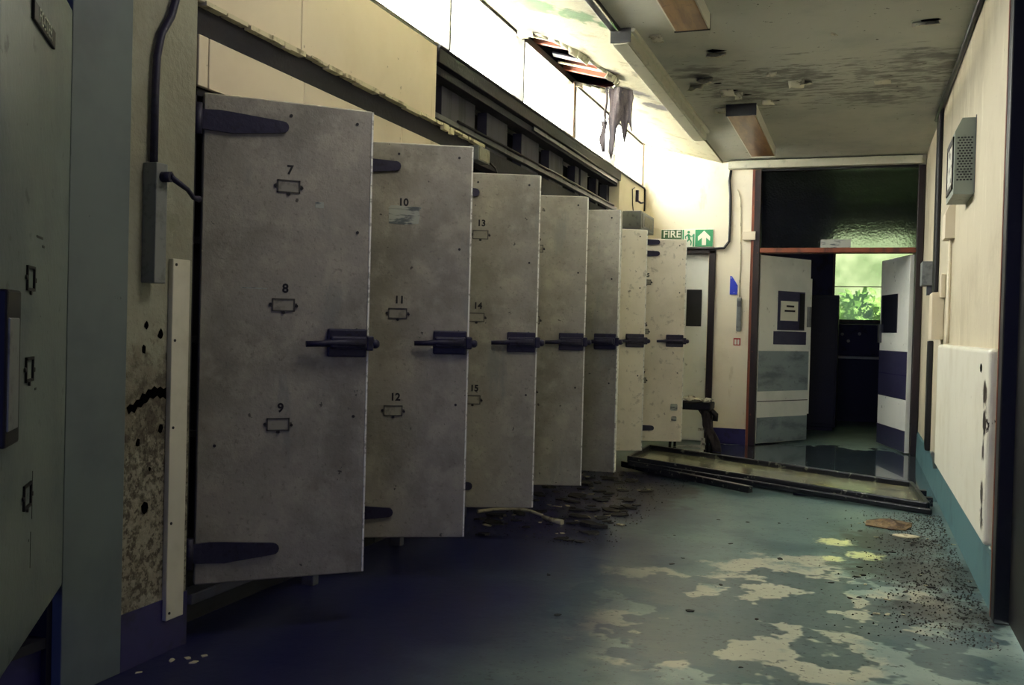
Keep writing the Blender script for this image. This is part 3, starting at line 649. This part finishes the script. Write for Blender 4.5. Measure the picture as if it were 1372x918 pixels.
# ------------------------------------------------------------------ ceiling things
t = thing('cable_trunking', 'long grey trunking box along the edge of the flat ceiling', 'trunking', (-1.38, 7.2, ZC))
MB().box(-1.455, -1.335, 5.70, 8.76, 2.875, ZC-.001, .004).build('body', M['trunk'], t)
MB().box(-1.44, -1.352, 5.705, 8.755, 2.868, 2.8749, .002).build('lid', M['trunk'], t)
MB().box(-1.335, -1.31, 5.70, 8.76, 2.935, ZC-.001, .003).build('flange', M['trunk'], t)
MB().box(-1.457, -1.333, 5.692, 5.6995, 2.875, ZC-.001).build('end_cap', M['black'], t)
for (y0_, y1_, x0_, x1_, lb, near) in ((3.74, 5.555, -1.045, -.845, 'nearer ceiling strip light with a yellowed diffuser, cut by the top edge', False), (7.80, 9.63, -1.04, -.81, 'farther ceiling strip light with a brown diffuser and black end', True)):
    t = thing('strip_light', lb, 'ceiling light', ((x0_+x1_)/2, (y0_+y1_)/2, ZC), 'fluorescent strip lights')
    MB().box(x0_, x1_, y0_, y1_, 2.925, ZC-.001, .003).box(x0_, x0_+.008, y0_, y1_, 2.872, 2.926).box(x1_-.008, x1_, y0_, y1_, 2.872, 2.926).build('body', M['lampbody'], t)
    MB().box(x0_+.008, x1_-.008, y0_+.005, y1_-.005, 2.868, 2.925, .006).build('diffuser', M['diffuser'], t)
    MB().box(x0_-.002, x1_+.002, y0_-.012, y0_+.004, 2.866, ZC-.001, .002).build('end_cap', M['black'], t)
    MB().box(x0_-.002, x1_+.002, y1_-.004, y1_+.010, 2.866, ZC-.001, .002).build('end_cap', M['black'] if not near else M['lampbody'], t)

# ------------------------------------------------------------------ far left door with exit sign
t = struct(thing('door_1', 'white door with a dark window behind the farthest fridge door', 'door', (-1.85, YB+.05, 0)))
MB().box(-2.22, -1.515, YB+.04, YB+.085, .01, 1.985, .003).build('leaf', M['whitedoor'], t)
MB().box(-1.745, -1.585, YB+.028, YB+.041, 1.225, 1.615, .003).build('vision_pane', M['ink'], t)
MB().box(-1.512, -1.445, YB-.03, YB+.13, 0, 2.03, .006).build('frame_jamb', M['frame_brown'], t)
MB().box(-2.23, -1.445, YB-.03, YB+.13, 1.99, 2.035, .006).build('frame_head', M['frame_brown'], t)
t = thing('fire_exit_sign', 'green and white sign reading FIRE with running man and arrow', 'sign', (-1.75, YB-.03, 2.06))
yy = YB-.012
MB().box(-2.03, -1.475, yy, YB-.001, 2.062, 2.252, .003).build('plate', M['signwhite'], t)
MB().box(-2.025, -1.805, yy-.002, yy, 2.067, 2.247).build('word_panel', M['greenfade'], t)
MB().box(-1.665, -1.48, yy-.002, yy, 2.067, 2.247).build('arrow_panel', M['green'], t)
MB().box(-1.80, -1.785, yy-.002, yy, 2.067, 2.247).box(-1.69, -1.672, yy-.002, yy, 2.067, 2.20).build('man_panel', M['green'], t)
text('lettering', 'FIRE', .105, M['signwhite'], (-1.912, yy-.003, 2.197), (1, 0, 0), (0, 0, 1), t, .015)
MB().prism([(-.022, -.075), (.022, -.075), (.022, .005), (.062, -.03), (.065, .015), (0, .078), (-.065, .015), (-.062, -.03), (-.022, .005)], (-1.572, yy-.002, 2.157), (1, 0, 0), (0, 0, 1), (0, -1, 0), .002).build('arrow', M['signwhite'], t)
mb = MB()
def limb(a, b, w0): mb.bar((a[0], yy-.001, a[1]), (b[0], yy-.001, b[1]), .002, w0, (0, 0, 1)) if abs(a[0]-b[0]) > 1e-4 else None
mx, mz = -1.735, 2.16
for (a, b, w0) in (((-.005, .04), (.008, -.01), .022), ((0, .035), (-.035, .015), .011), ((-.035, .015), (-.03, -.01), .010), ((.0, .035), (.03, .01), .011), ((.03, .01), (.045, .025), .010), ((.008, -.01), (-.015, -.04), .014), ((-.015, -.04), (-.045, -.055), .012), ((.008, -.01), (.03, -.04), .014), ((.03, -.04), (.025, -.08), .012)):
    limb((mx+a[0], mz+a[1]), (mx+b[0], mz+b[1]), w0)
mb.tube([(mx+.0, yy-.002, mz+.06), (mx+.0, yy, mz+.06)], .014, 10)
mb.build('running_man', M['green'], t)

# pillar between the doors
t = MB().prism([(-1.29, 1.565), (-1.215, 1.565), (-1.21, 1.66), (-1.235, 1.70), (-1.27, 1.755), (-1.29, 1.76)], (0, YB-.004, 0), (1, 0, 0), (0, 0, 1), (0, -1, 0), .004).build('blue_notice', M['signblue']); tag(t, 'torn blue safety notice on the narrow pillar', 'sign')
t = thing('pull_switch', 'tall grey metal switch on the narrow pillar below the blue notice', 'switch', (-1.19, YB, 1.18))
MB().box(-1.213, -1.163, YB-.04, YB-.001, 1.18, 1.535, .012).build('casing', M['steel'], t); MB().box(-1.205, -1.17, YB-.05, YB-.03, 1.44, 1.50, .006).build('button', M['steeldark'], t)
MB().tube([(-1.19, YB-.01, 1.53), (-1.19, YB-.01, 2.0), (-1.20, YB-.01, 2.4), (-1.205, YB-.012, 2.56), (-1.24, YB-.012, 2.66)], .005, 6).build('cord', M['palebits'], t)
t = thing('fire_point_label', 'small red and white fire point label low on the narrow pillar', 'sign', (-1.2, YB, 1.03))
MB().box(-1.238, -1.166, YB-.003, YB-.0005, 1.035, 1.112).build('plate', M['signred'], t); MB().box(-1.228, -1.207, YB-.0045, YB-.003, 1.045, 1.098).box(-1.198, -1.178, YB-.0045, YB-.003, 1.045, 1.098).build('symbol', M['signwhite'], t)
t = MB().tube([(-1.31, YB-.02, 2.86), (-1.325, YB-.02, 2.75), (-1.31, YB-.02, 2.6), (-1.305, YB-.02, 2.3), (-1.31, YB-.02, 2.12), (-1.36, YB-.025, 2.05), (-1.44, YB-.025, 2.045), (-1.8, YB-.04, 2.045)], .014, 8).build('black_cable', M['cable']); tag(t, 'thick black cable looping down beside the exit sign', 'cable')
t = MB().box(-1.17, -1.04, YB-.05, YB-.001, 2.13, 2.22, .004).build('door_closer_box', M['board']); tag(t, 'cream box on the pillar beside the fanlight', 'box')

# ------------------------------------------------------------------ double doors, fanlight
t = struct(thing('door_2', 'open double doors in a dark brown frame with fanlight', 'door', (-.24, YB, 0)))
for n, b_, m_ in (('frame_jamb', (-1.085, -.995, YB-.03, YB+.14, 0, 2.86), 'frame_brown'), ('frame_jamb', (.50, .565, YB-.03, YB+.14, 0, 2.86), 'frame_brown'), ('frame_head', (-.995, .50, YB-.02, YB+.14, 2.84, 2.865), 'black'), ('transom_bar', (-.995, .50, YB-.03, YB+.14, 2.0, 2.05), 'redwood')):
    MB().box(*b_, .006).build(n, M[m_], t)
MB().box(-1.086, -1.06, YB-.034, YB-.029, 0, 2.86).build('frame_edge', M['redwood'], t)
# obscured fanlight glass
m = bpy.data.materials.new('obscured_fanlight_glass'); m.use_nodes = True
nt = m.node_tree; b = nt.nodes['Principled BSDF']; b.inputs['Transmission Weight'].default_value = 1.0; b.inputs['Roughness'].default_value = .28; b.inputs['IOR'].default_value = 1.12
b.inputs['Base Color'].default_value = (*lin((206, 212, 214)), 1)
n_ = nt.nodes.new('ShaderNodeTexVoronoi'); n_.inputs['Scale'].default_value = 45; g_ = nt.nodes.new('ShaderNodeNewGeometry'); bp = nt.nodes.new('ShaderNodeBump'); bp.inputs['Strength'].default_value = .6; bp.inputs['Distance'].default_value = .01
nt.links.new(g_.outputs['Position'], n_.inputs['Vector']); nt.links.new(n_.outputs['Distance'], bp.inputs['Height']); nt.links.new(bp.outputs[0], b.inputs['Normal'])
MB().box(-.995, .50, YB+.05, YB+.056, 2.05, 2.84).build('fanlight_pane', m, t)
MB().box(-.40, -.11, YB+.045, YB+.05, 2.052, 2.14).build('paper_slip', M['paper'], t)
def leaf_door(hinge, tip, w, label, left):
    hinge = Vector(hinge); dd = (Vector(tip)-hinge).normalized()
    e = link('door_leaf', MB().box(0, w, -.002 if left else 0, .044, .015, 1.985, .003).mesh('door_leaf', M['whitedoor']), t, (hinge.x+.24, hinge.y-YB, 0))
    if left: e.rotation_euler = (0, 0, math.atan2(dd.y, dd.x)); s = -1
    else: e.rotation_euler = (0, 0, math.atan2(dd.y, dd.x)); s = 1
    tag(e, label)
    return e
e = leaf_door((-.99, YB+.06), (-.507, 11.15), .86, 'left leaf with notice, navy plate and grey lower bands', True)
A = lambda n, b_, m_: MB().box(*b_).build(n, M[m_], e)
A('vision_frame', (.30, .755, -.012, -.002, 1.21, 1.625), 'blueband'); A('vision_pane', (.665, .745, -.016, -.012, 1.22, 1.61), 'ink')
A('notice', (.335, .63, -.016, -.012, 1.31, 1.52), 'signwhite'); A('notice_line', (.43, .56, -.018, -.016, 1.455, 1.475), 'ink'); A('notice_line', (.40, .58, -.018, -.016, 1.405, 1.425), 'ink')
A('push_plate', (.24, .80, -.006, -.002, 1.055, 1.195), 'blueband'); A('kick_band', (.004, .856, -.005, -.002, .56, .985), 'greyband'); A('kick_band', (.004, .856, -.005, -.002, .02, .285), 'greyband')
A('door_edge_strip', (.855, .885, -.004, .04, .3, 1.78), 'whitedoor'); A('handle', (.81, .85, -.03, -.002, 1.25, 1.47), 'steel'); A('kick_joint', (.004, .856, -.007, -.002, .45, .458), 'screw')
e = leaf_door((.495, YB+.06), (.252, 11.29), .92, 'right leaf with narrow dark window and navy bands', False)
A = lambda n, b_, m_: MB().box(*b_).build(n, M[m_], e)
A('vision_pane', (.34, .86, .044, .052, 1.21, 1.61), 'visionglass'); A('kick_band', (.004, .916, .044, .047, .54, 1.02), 'blueband'); A('kick_band', (.004, .916, .044, .047, .02, .23), 'blueband'); A('kick_joint', (.004, .916, .044, .048, .775, .785), 'navy')
A('handle', (.85, .90, .044, .075, 1.1, 1.3), 'steeldark')
# the leaf seen from its hinge side: same fittings on the face towards the corridor
A('vision_pane', (.40, .845, -.008, 0, 1.21, 1.61), 'visionglass'); A('kick_band', (.004, .916, -.003, 0, .54, 1.02), 'blueband'); A('kick_band', (.004, .916, -.003, 0, .02, .23), 'blueband'); A('handle', (.875, .905, -.03, 0, 1.1, 1.3), 'steeldark')

# ------------------------------------------------------------------ room beyond
wr2 = MB().box(-3.2, -.62, 14.5, 14.62, 0, 3.1).box(.72, 1.6, 14.5, 14.62, 0, 3.1).box(-.62, .72, 14.5, 14.62, 0, 1.36).box(-.62, .72, 14.5, 14.62, 2.62, 3.1)
struct(wr2.build('wall_far', M['backwall']))
struct(MB().box(-3.2, -3.1, YB+.14, 14.5, 0, 3.1).build('wall_far_left', M['backwall'])); struct(MB().box(1.5, 1.6, YB+.14, 14.5, 0, 3.1).build('wall_far_right', M['backwall']))
struct(MB().box(-3.2, 1.6, YB+.14, 14.62, 3.0, 3.1).build('ceiling_far', M['backwall']))
struct(MB().box(-3.2, -2.3, YB+.13, YB+.2, 0, 3.0).box(.57, 1.6, YB+.13, YB+.2, 0, 3.0).box(-2.3, -1.5, YB+.15, YB+.2, 2.0, 3.0).build('wall_back_return', M['backwall']))
o = struct(MB().box(-.62, -.56, 14.5, 14.6, 1.36, 2.62).box(.66, .72, 14.5, 14.6, 1.36, 2.62).box(-.56, .66, 14.5, 14.6, 1.36, 1.40).box(-.56, .66, 14.5, 14.6, 2.58, 2.62).build('window_7', M['winwood']))
MB().box(-.56, .66, 14.54, 14.545, 1.40, 1.86).build('pane', M['mossglass'], o); MB().box(-.56, .66, 14.54, 14.545, 1.872, 2.58).build('pane', M['mossglass'], o); MB().box(-.56, .66, 14.53, 14.555, 1.86, 1.872).build('glazing_bar', M['winwood'], o)
t = thing('navy_cupboard', 'low navy cupboard with pale knobs under the far window', 'cupboard', (.1, 14.2, 0))
MB().box(-.62, .72, 14.05, 14.48, .90, 1.33, .005).build('body', M['navy'], t)
MB().box(-.70, .76, 13.98, 14.49, .86, .895, .004).build('worktop', M['white'], t); MB().box(-.62, .72, 14.1, 14.48, 0, .86).build('base', M['black'], t)
for (x, z) in ((-.22, 1.19), (.0, 1.2), (-.14, 1.1)):
    MB().tube([(x, 14.05, z), (x, 14.02, z)], .022, 10).build('knob', M['white'], t)
t = thing('dark_locker', 'tall black locker standing just beyond the left door leaf', 'locker', (-.6, 12.7, 0))
MB().box(-1.0, -.245, 12.5, 12.95, 0.04, 1.66, .006).build('body', M['black'], t); MB().box(-.98, -.265, 12.485, 12.5, .08, 1.62, .004).build('door', M['black'], t); MB().box(-.98, -.28, 12.52, 12.93, 0, .04).build('base', M['black'], t)
struct(MB().box(-1.6, -.325, 13.2, 13.26, 0, 3.0).build('wall_far_partition', M['navy']))
struct(MB().box(-.345, -.318, 13.17, 13.29, 1.6, 3.0).build('trim_2', M['winwood']))
# greenery outside the far window
random.seed(9)
def bush(x, y, z, r, n, lab):
    mb = MB()
    for _ in range(n):
        v = Vector((random.gauss(0, 1), random.gauss(0, 1), random.gauss(0, 1))).normalized()*r*random.uniform(.5, 1)
        c = Vector((x, y, z))+v; a = Vector((random.uniform(-1, 1), random.uniform(-1, 1), random.uniform(-1, 1))).normalized(); b_ = a.orthogonal().normalized()
        s = random.uniform(.06, .12)
        mb.bm.faces.new([mb.bm.verts.new(c+a*s), mb.bm.verts.new(c+b_*s*.5), mb.bm.verts.new(c-a*s), mb.bm.verts.new(c-b_*s*.5)])
    t_ = thing('shrub', lab, 'shrub', (x, y, 0))
    me = mb.build('foliage', M['leaf'], t_); me['kind'] = 'stuff'
    MB().tube([(x, y, 0), (x+.05, y, z*.6), (x, y, z)], [.05, .04, .02], 6).build('stem', M['darkwood'], t_)
bush(.0, 16.0, 1.35, .55, 700, 'dark shrub outside the far window, centre'); bush(1.3, 16.4, 1.5, .5, 500, 'shrub outside the far window, right'); bush(-1.3, 16.6, 1.6, .5, 500, 'shrub outside the far window, left')
struct(MB().box(-6, 6, 15.2, 22, -.15, -.05).build('floor_outside', M['debris']))

# ------------------------------------------------------------------ right wall things
t = thing('radiator', 'cream flat panel radiator with flaking rusty paint on the right wall', 'radiator', (.53, 5.9, .3))
MB().box(.512, .566, 4.52, 7.32, .285, 1.118, .022, 4).build('panel', M['radiator'], t)
MB().tube([(.505, 7.34, .35), (.505, 7.44, .35), (.52, 7.47, .32), (.53, 7.47, .24)], .014, 8).build('valve_pipe', M['steel'], t)
k = 9
MB().prism([(4.76+.045*random.uniform(.6, 1.1)*math.cos(2*math.pi*i/k), 1.03+.028*random.uniform(.6, 1.1)*math.sin(2*math.pi*i/k)) for i in range(k)], (.5121, 0, 0), (0, 1, 0), (0, 0, 1), (-1, 0, 0), .0012).build('chipped_patch', M['hole'], t)
t = thing('fan_heater', 'grey louvred fan heater casing high on the right wall', 'heater', (.52, 6.1, 1.97))
MB().prism([(0, 1.955), (-.105, 1.955), (-.105, 2.30), (-.07, 2.375), (0, 2.375)], (XR, 5.88, 0), (1, 0, 0), (0, 0, 1), (0, 1, 0), .46).build('casing', M['speaker'], t)
MB().box(XR-.003, XR-.0005, 5.86, 5.884, 1.96, 2.385).build('back_plate', M['steeldark'], t)
for r in range(17):
    for c in range(5):
        MB().box(XR-.092+c*.017+(.0085 if r % 2 else 0), XR-.081+c*.017+(.0085 if r % 2 else 0), 5.8785, 5.8805, 2.03+r*.0145, 2.038+r*.0145).build('vent_slot', M['screw'], t) if c < 5 - (r % 2) else None
MB().box(XR-.112, XR-.1, 5.92, 6.30, 1.99, 2.02).box(XR-.112, XR-.1, 5.92, 6.30, 2.25, 2.28).box(XR-.112, XR-.1, 5.92, 5.95, 1.99, 2.28).box(XR-.112, XR-.1, 6.27, 6.30, 1.99, 2.28).build('outlet_frame', M['black'], t)
MB().box(XR-.108, XR-.104, 5.95, 6.27, 2.02, 2.25).build('torn_filter', M['foam'], t)
t = thing('pipe_cover', 'small cream hooded cover below the fan heater', 'cover', (.54, 7.1, 1.8))
MB().prism([(0, 1.82), (-.06, 1.82), (-.06, 1.98), (-.04, 2.03), (0, 2.045)], (XR, 6.98, 0), (1, 0, 0), (0, 0, 1), (0, 1, 0), .24).build('hood', M['board'], t)
t = MB().tube([(.55, 7.05, 1.815), (.55, 7.05, 1.2), (.55, 7.05, 1.125)], .012, 8).build('cream_pipe', M['board']); tag(t, 'thin cream pipe dropping from the hooded cover to the radiator', 'pipe')
t = thing('pipe_casing', 'cream boxed casing on the right wall above the radiator end', 'casing', (.53, 7.75, 1.15))
MB().box(.485, XR-.001, 7.62, 7.90, 1.15, 1.49, .006).build('box', M['board'], t); MB().box(.535, XR-.001, 7.55, 7.62, 1.45, 1.62, .006).build('collar', M['board'], t)
t = thing('alarm_box', 'small grey alarm box at the right end of the far doorway', 'box', (.53, 8.9, 1.55))
MB().box(.475, XR-.001, 8.78, 9.02, 1.60, 1.80, .006).build('box', M['steel'], t); MB().box(.52, XR-.001, 8.84, 8.94, 1.52, 1.60, .004).build('gland', M['steeldark'], t)
t = MB().box(.535, XR-.0005, 8.25, 8.48, 1.52, ZC-.002, .01).build('black_riser', M['black']); tag(t, 'black vertical riser duct from the ceiling on the right wall', 'duct')
t = MB().box(.53, XR-.0005, 8.60, 8.76, .24, 1.14, .01).build('black_downpipe', M['black']); tag(t, 'black vertical duct beside the far end of the radiator', 'duct')
t = MB().tube([(.555, 5.0, ZC-.015), (.555, 7.0, ZC-.015), (.54, 7.9, ZC-.02), (.54, 8.6, ZC-.03)], .018, 8).build('ceiling_cable', M['cable']); tag(t, 'dark cable along the corner of ceiling and right wall', 'cable')
# dark door at the right edge
t = struct(thing('door_3', 'black painted doorway at the right edge of the corridor', 'door', (XR, 4.2, 0)))
MB().box(.545, .72, 4.37, 4.48, 0, 2.66, .006).build('frame_jamb', M['black'], t); MB().box(.545, .72, 3.4, 4.37, 2.56, 2.66, .006).build('frame_head', M['black'], t); MB().box(.545, .72, 3.34, 3.44, 0, 2.66, .006).build('frame_jamb', M['black'], t)
MB().box(.60, .645, 3.44, 4.37, .01, 2.55, .004).build('leaf', M['black'], t)
MB().box(.543, .551, 4.455, 4.4805, .005, 2.66).build('worn_edge', M['redwood'], t)
MB().box(.585, .60, 3.97, 4.02, 2.10, 2.2, .006).build('catch', M['steel'], t)

# ------------------------------------------------------------------ floor things
# fallen tray lying across the corridor
FL, FR, BL, BR = Vector((-1.76, 7.86, .115)), Vector((.46, 7.0, .055)), Vector((-1.76, 8.66, .125)), Vector((.40, 7.9, .065))
t = thing('fallen_tray', 'long metal tray with dark rims lying across the corridor floor', 'tray', (-.66, 7.85, 0))
dn = Vector((0, 0, -.03))
mb = MB(); q = [p + dn for p in (FL, FR, BR, BL)]; q += [p + Vector((0, 0, -.012)) for p in q]
v = [mb.bm.verts.new(p) for p in q]
for f in ((0, 1, 2, 3), (7, 6, 5, 4), (0, 4, 5, 1), (1, 5, 6, 2), (2, 6, 7, 3), (3, 7, 4, 0)): mb.bm.faces.new([v[k] for k in f])
mb.build('pan', M['tray'], t)
for p, q in ((FL, FR), (BL, BR), (FL, BL), (FR, BR)): MB().bar(p - Vector((0, 0, .015)), q - Vector((0, 0, .015)), .03, .055, (0, 0, 1), .008).build('rim', M['trayrim'], t)
o_ = Vector((.02, -.09, -.035)); MB().bar(FL + o_, FR + o_, .03, .04, (0, 0, 1), .008).build('side_rail', M['trayrim'], t)
for (u, w_, ln) in ((.20, .25, .55), (.42, .1, .25), (.72, .12, .5), (.9, .3, .25)):
    p = FL.lerp(FR, u).lerp(BL.lerp(BR, u), w_); MB().box(p.x-ln/2, p.x+ln/2, p.y-.06, p.y+.06, .001, max(.01, p.z-.045), .003).build('foot', M['black'], t)
for w_ in (.25, .6): p = FR.lerp(BR, w_); MB().box(p.x+.01, p.x+.06, p.y-.03, p.y+.03, .01, .07, .004).build('end_lug', M['trayrim'], t)
t = MB().bar((-1.83, 7.96, .045), (-.70, 7.10, .045), .05, .05, (0, 0, 1), .006).build('fallen_rail', M['trayrim']); tag(t, 'loose dark rail lying on the floor in front of the fallen tray', 'rail')

# broken stool by the far left door
t = thing('broken_stool', 'black broken stool with torn padding beside the far left door', 'stool', (-1.52, 9.7, 0))
MB().box(-1.76, -1.345, 9.55, 9.86, .40, .47, .012).build('seat', M['black'], t)
rows = [[(-1.78+.42*i/9, 9.54+.32*j/4, .475+random.uniform(0, .045)) for i in range(10)] for j in range(5)]
MB().sheet(rows).build('torn_padding', M['foam'], t, solid=.01)
for (x, y_, x2) in ((-1.37, 9.6, -1.37), (-1.72, 9.6, -1.74), (-1.37, 9.82, -1.36), (-1.72, 9.82, -1.73)):
    MB().tube([(x, y_, .40), (x2, y_, 0.002)], .014, 8).build('leg', M['black'], t)
rows = [[(-1.47+.02*j+.09*i/4+.012*math.sin(j*1.3), 9.58+.02*math.sin(i+j), .40-.40*j/8+.004) for i in range(5)] for j in range(9)]
MB().sheet(rows).build('hanging_cover', M['felt'], t, solid=.01)
MB().box(-1.43, -1.39, 9.555, 9.57, .02, .13).box(-1.46, -1.40, 9.55, 9.565, .2, .225).build('torn_foam', M['foam'], t)
MB().tube([(-1.345, 9.6, .40), (-1.30, 9.6, .36), (-1.305, 9.6, .30)], .03, 8).build('bracket', M['black'], t)

# crumpled sodden cardboard
def crumple(x, y_, rx, ry, h, m, name, lab, cat, n=8, seed=1, group=None):
    random.seed(seed)
    V = []; mb = MB(); c = mb.bm.verts.new((x, y_, h))
    rings = []
    for r in range(1, 4):
        rr = r/3
        rings.append([mb.bm.verts.new((x+rx*rr*math.cos(2*math.pi*k/n)*random.uniform(.8, 1.15), y_+ry*rr*math.sin(2*math.pi*k/n)*random.uniform(.8, 1.15), .002 + h*(1-rr*.85)*random.uniform(.3, 1.3))) for k in range(n)])
    for k in range(n): mb.bm.faces.new((c, rings[0][k], rings[0][(k+1)%n]))
    for ra, rb in zip(rings, rings[1:]):
        for k in range(n): mb.bm.faces.new((ra[k], rb[k], rb[(k+1)%n], ra[(k+1)%n]))
    o = mb.build(name, M[m], solid=.006)
    return tag(o, lab, cat, group)
crumple(.21, 6.40, .145, .17, .035, 'rust', 'sodden_cardboard', 'brown crumpled sodden cardboard on the floor near the radiator', 'cardboard', 12, 4)
crumple(.29, 6.08, .075, .06, .012, 'palebits', 'torn_board_piece', 'small pale torn board piece just in front of the brown cardboard', 'debris', 8, 6)
t = MB().tube([(-2.16, 5.50, .03), (-2.09, 5.60, .035), (-1.99, 5.69, .035), (-1.90, 5.69, .03), (-1.78, 5.62, .02)], [.012, .010, .012, .010, .008], 6).build('fallen_strip', M['palebits']); tag(t, 'pale bent strip lying under the third fridge door', 'strip')
t = MB().tube([(-1.77, 5.60, .016), (-1.70, 5.54, .014), (-1.62, 5.50, .014)], [.012, .016, .018], 6).build('fallen_strip', M['palebits']); tag(t, 'short pale stub lying right of the bent strip', 'strip')

random.seed(31)
shapes = {'debris': [], 'palebits': []}
for k in range(8):
    n = random.randint(6, 8); poly = [(random.uniform(.6, 1.3)*math.cos(2*math.pi*i/n), random.uniform(.4, 1.0)*math.sin(2*math.pi*i/n)) for i in range(n)]
    nm = 'palebits' if k % 4 == 0 else 'debris'
    shapes[nm].append(MB().prism(poly, (0, 0, 0), (1, 0, 0), (0, 1, 0), (.1, 0, 1), .35).mesh('debris_piece', M[nm]))
def chunk(x, y_, s, lab, grp, m='debris'):
    o = bpy.data.objects.new('debris_piece', random.choice(shapes[m])); COL.objects.link(o)
    o.location = (x, y_, 0); o.rotation_euler = (random.uniform(-.1, .1), random.uniform(-.1, .1), random.uniform(0, 6.28)); o.scale = (s, s, s*random.uniform(.3, .8))
    tag(o, lab, 'debris', grp)
for _ in range(90):
    chunk(random.uniform(-2.15, -1.35), random.uniform(5.0, 7.6), random.uniform(.015, .07), 'dark soaked debris piece on the wet floor under the open fridge doors', 'dark debris under the fridge doors')
for _ in range(26):
    chunk(random.uniform(-2.1, -1.3), random.uniform(5.2, 7.6), random.uniform(.012, .035), 'pale crumb among the dark debris under the open fridge doors', 'pale crumbs under the fridge doors', 'palebits')
for _ in range(50):
    chunk(max(-.6, min(.53, random.gauss(.3, .18))), random.uniform(4.2, 6.7), random.uniform(.008, .022), 'small dark gritty piece on the floor along the right skirting', 'dark grit pieces along the right skirting')
for _ in range(22):
    chunk(max(-.6, min(.53, random.gauss(.3, .2))), random.uniform(4.2, 6.5), random.uniform(.006, .018), 'small pale plaster crumb on the floor along the right skirting', 'pale crumbs along the right skirting', 'palebits')
for _ in range(14):
    chunk(random.uniform(-1.4, -.3), random.uniform(3.4, 6.2), random.uniform(.008, .02), 'small dark chip lying on the open floor', 'chips on the open floor')
for _ in range(6):
    chunk(random.uniform(-2.2, -2.0), random.uniform(2.5, 2.9), random.uniform(.008, .02), 'pale plaster crumb at the foot of the near pillar', 'crumbs below the near pillar', 'palebits')
random.seed(41)
mb = MB()
for _ in range(4200):
    if random.random() < .7: x = .53-abs(random.gauss(0, .22)); y_ = random.uniform(4.0, 6.9)
    else: x = random.uniform(-2.1, -1.2); y_ = random.uniform(5.0, 7.8)
    s = random.uniform(.0015, .007)
    vs = [mb.bm.verts.new((x+s*math.cos(q), y_+s*math.sin(q), .0005)) for q in (random.uniform(0, 1), random.uniform(2, 3), random.uniform(4, 5))]
    tp = mb.bm.verts.new((x, y_, s*random.uniform(.6, 1.4)))
    for i in range(3): mb.bm.faces.new((vs[i], vs[(i+1) % 3], tp))
tag(mb.build('floor_grit', M['grit']), 'fine dark grit strewn on the floor by the right wall', 'grit', kind='stuff')
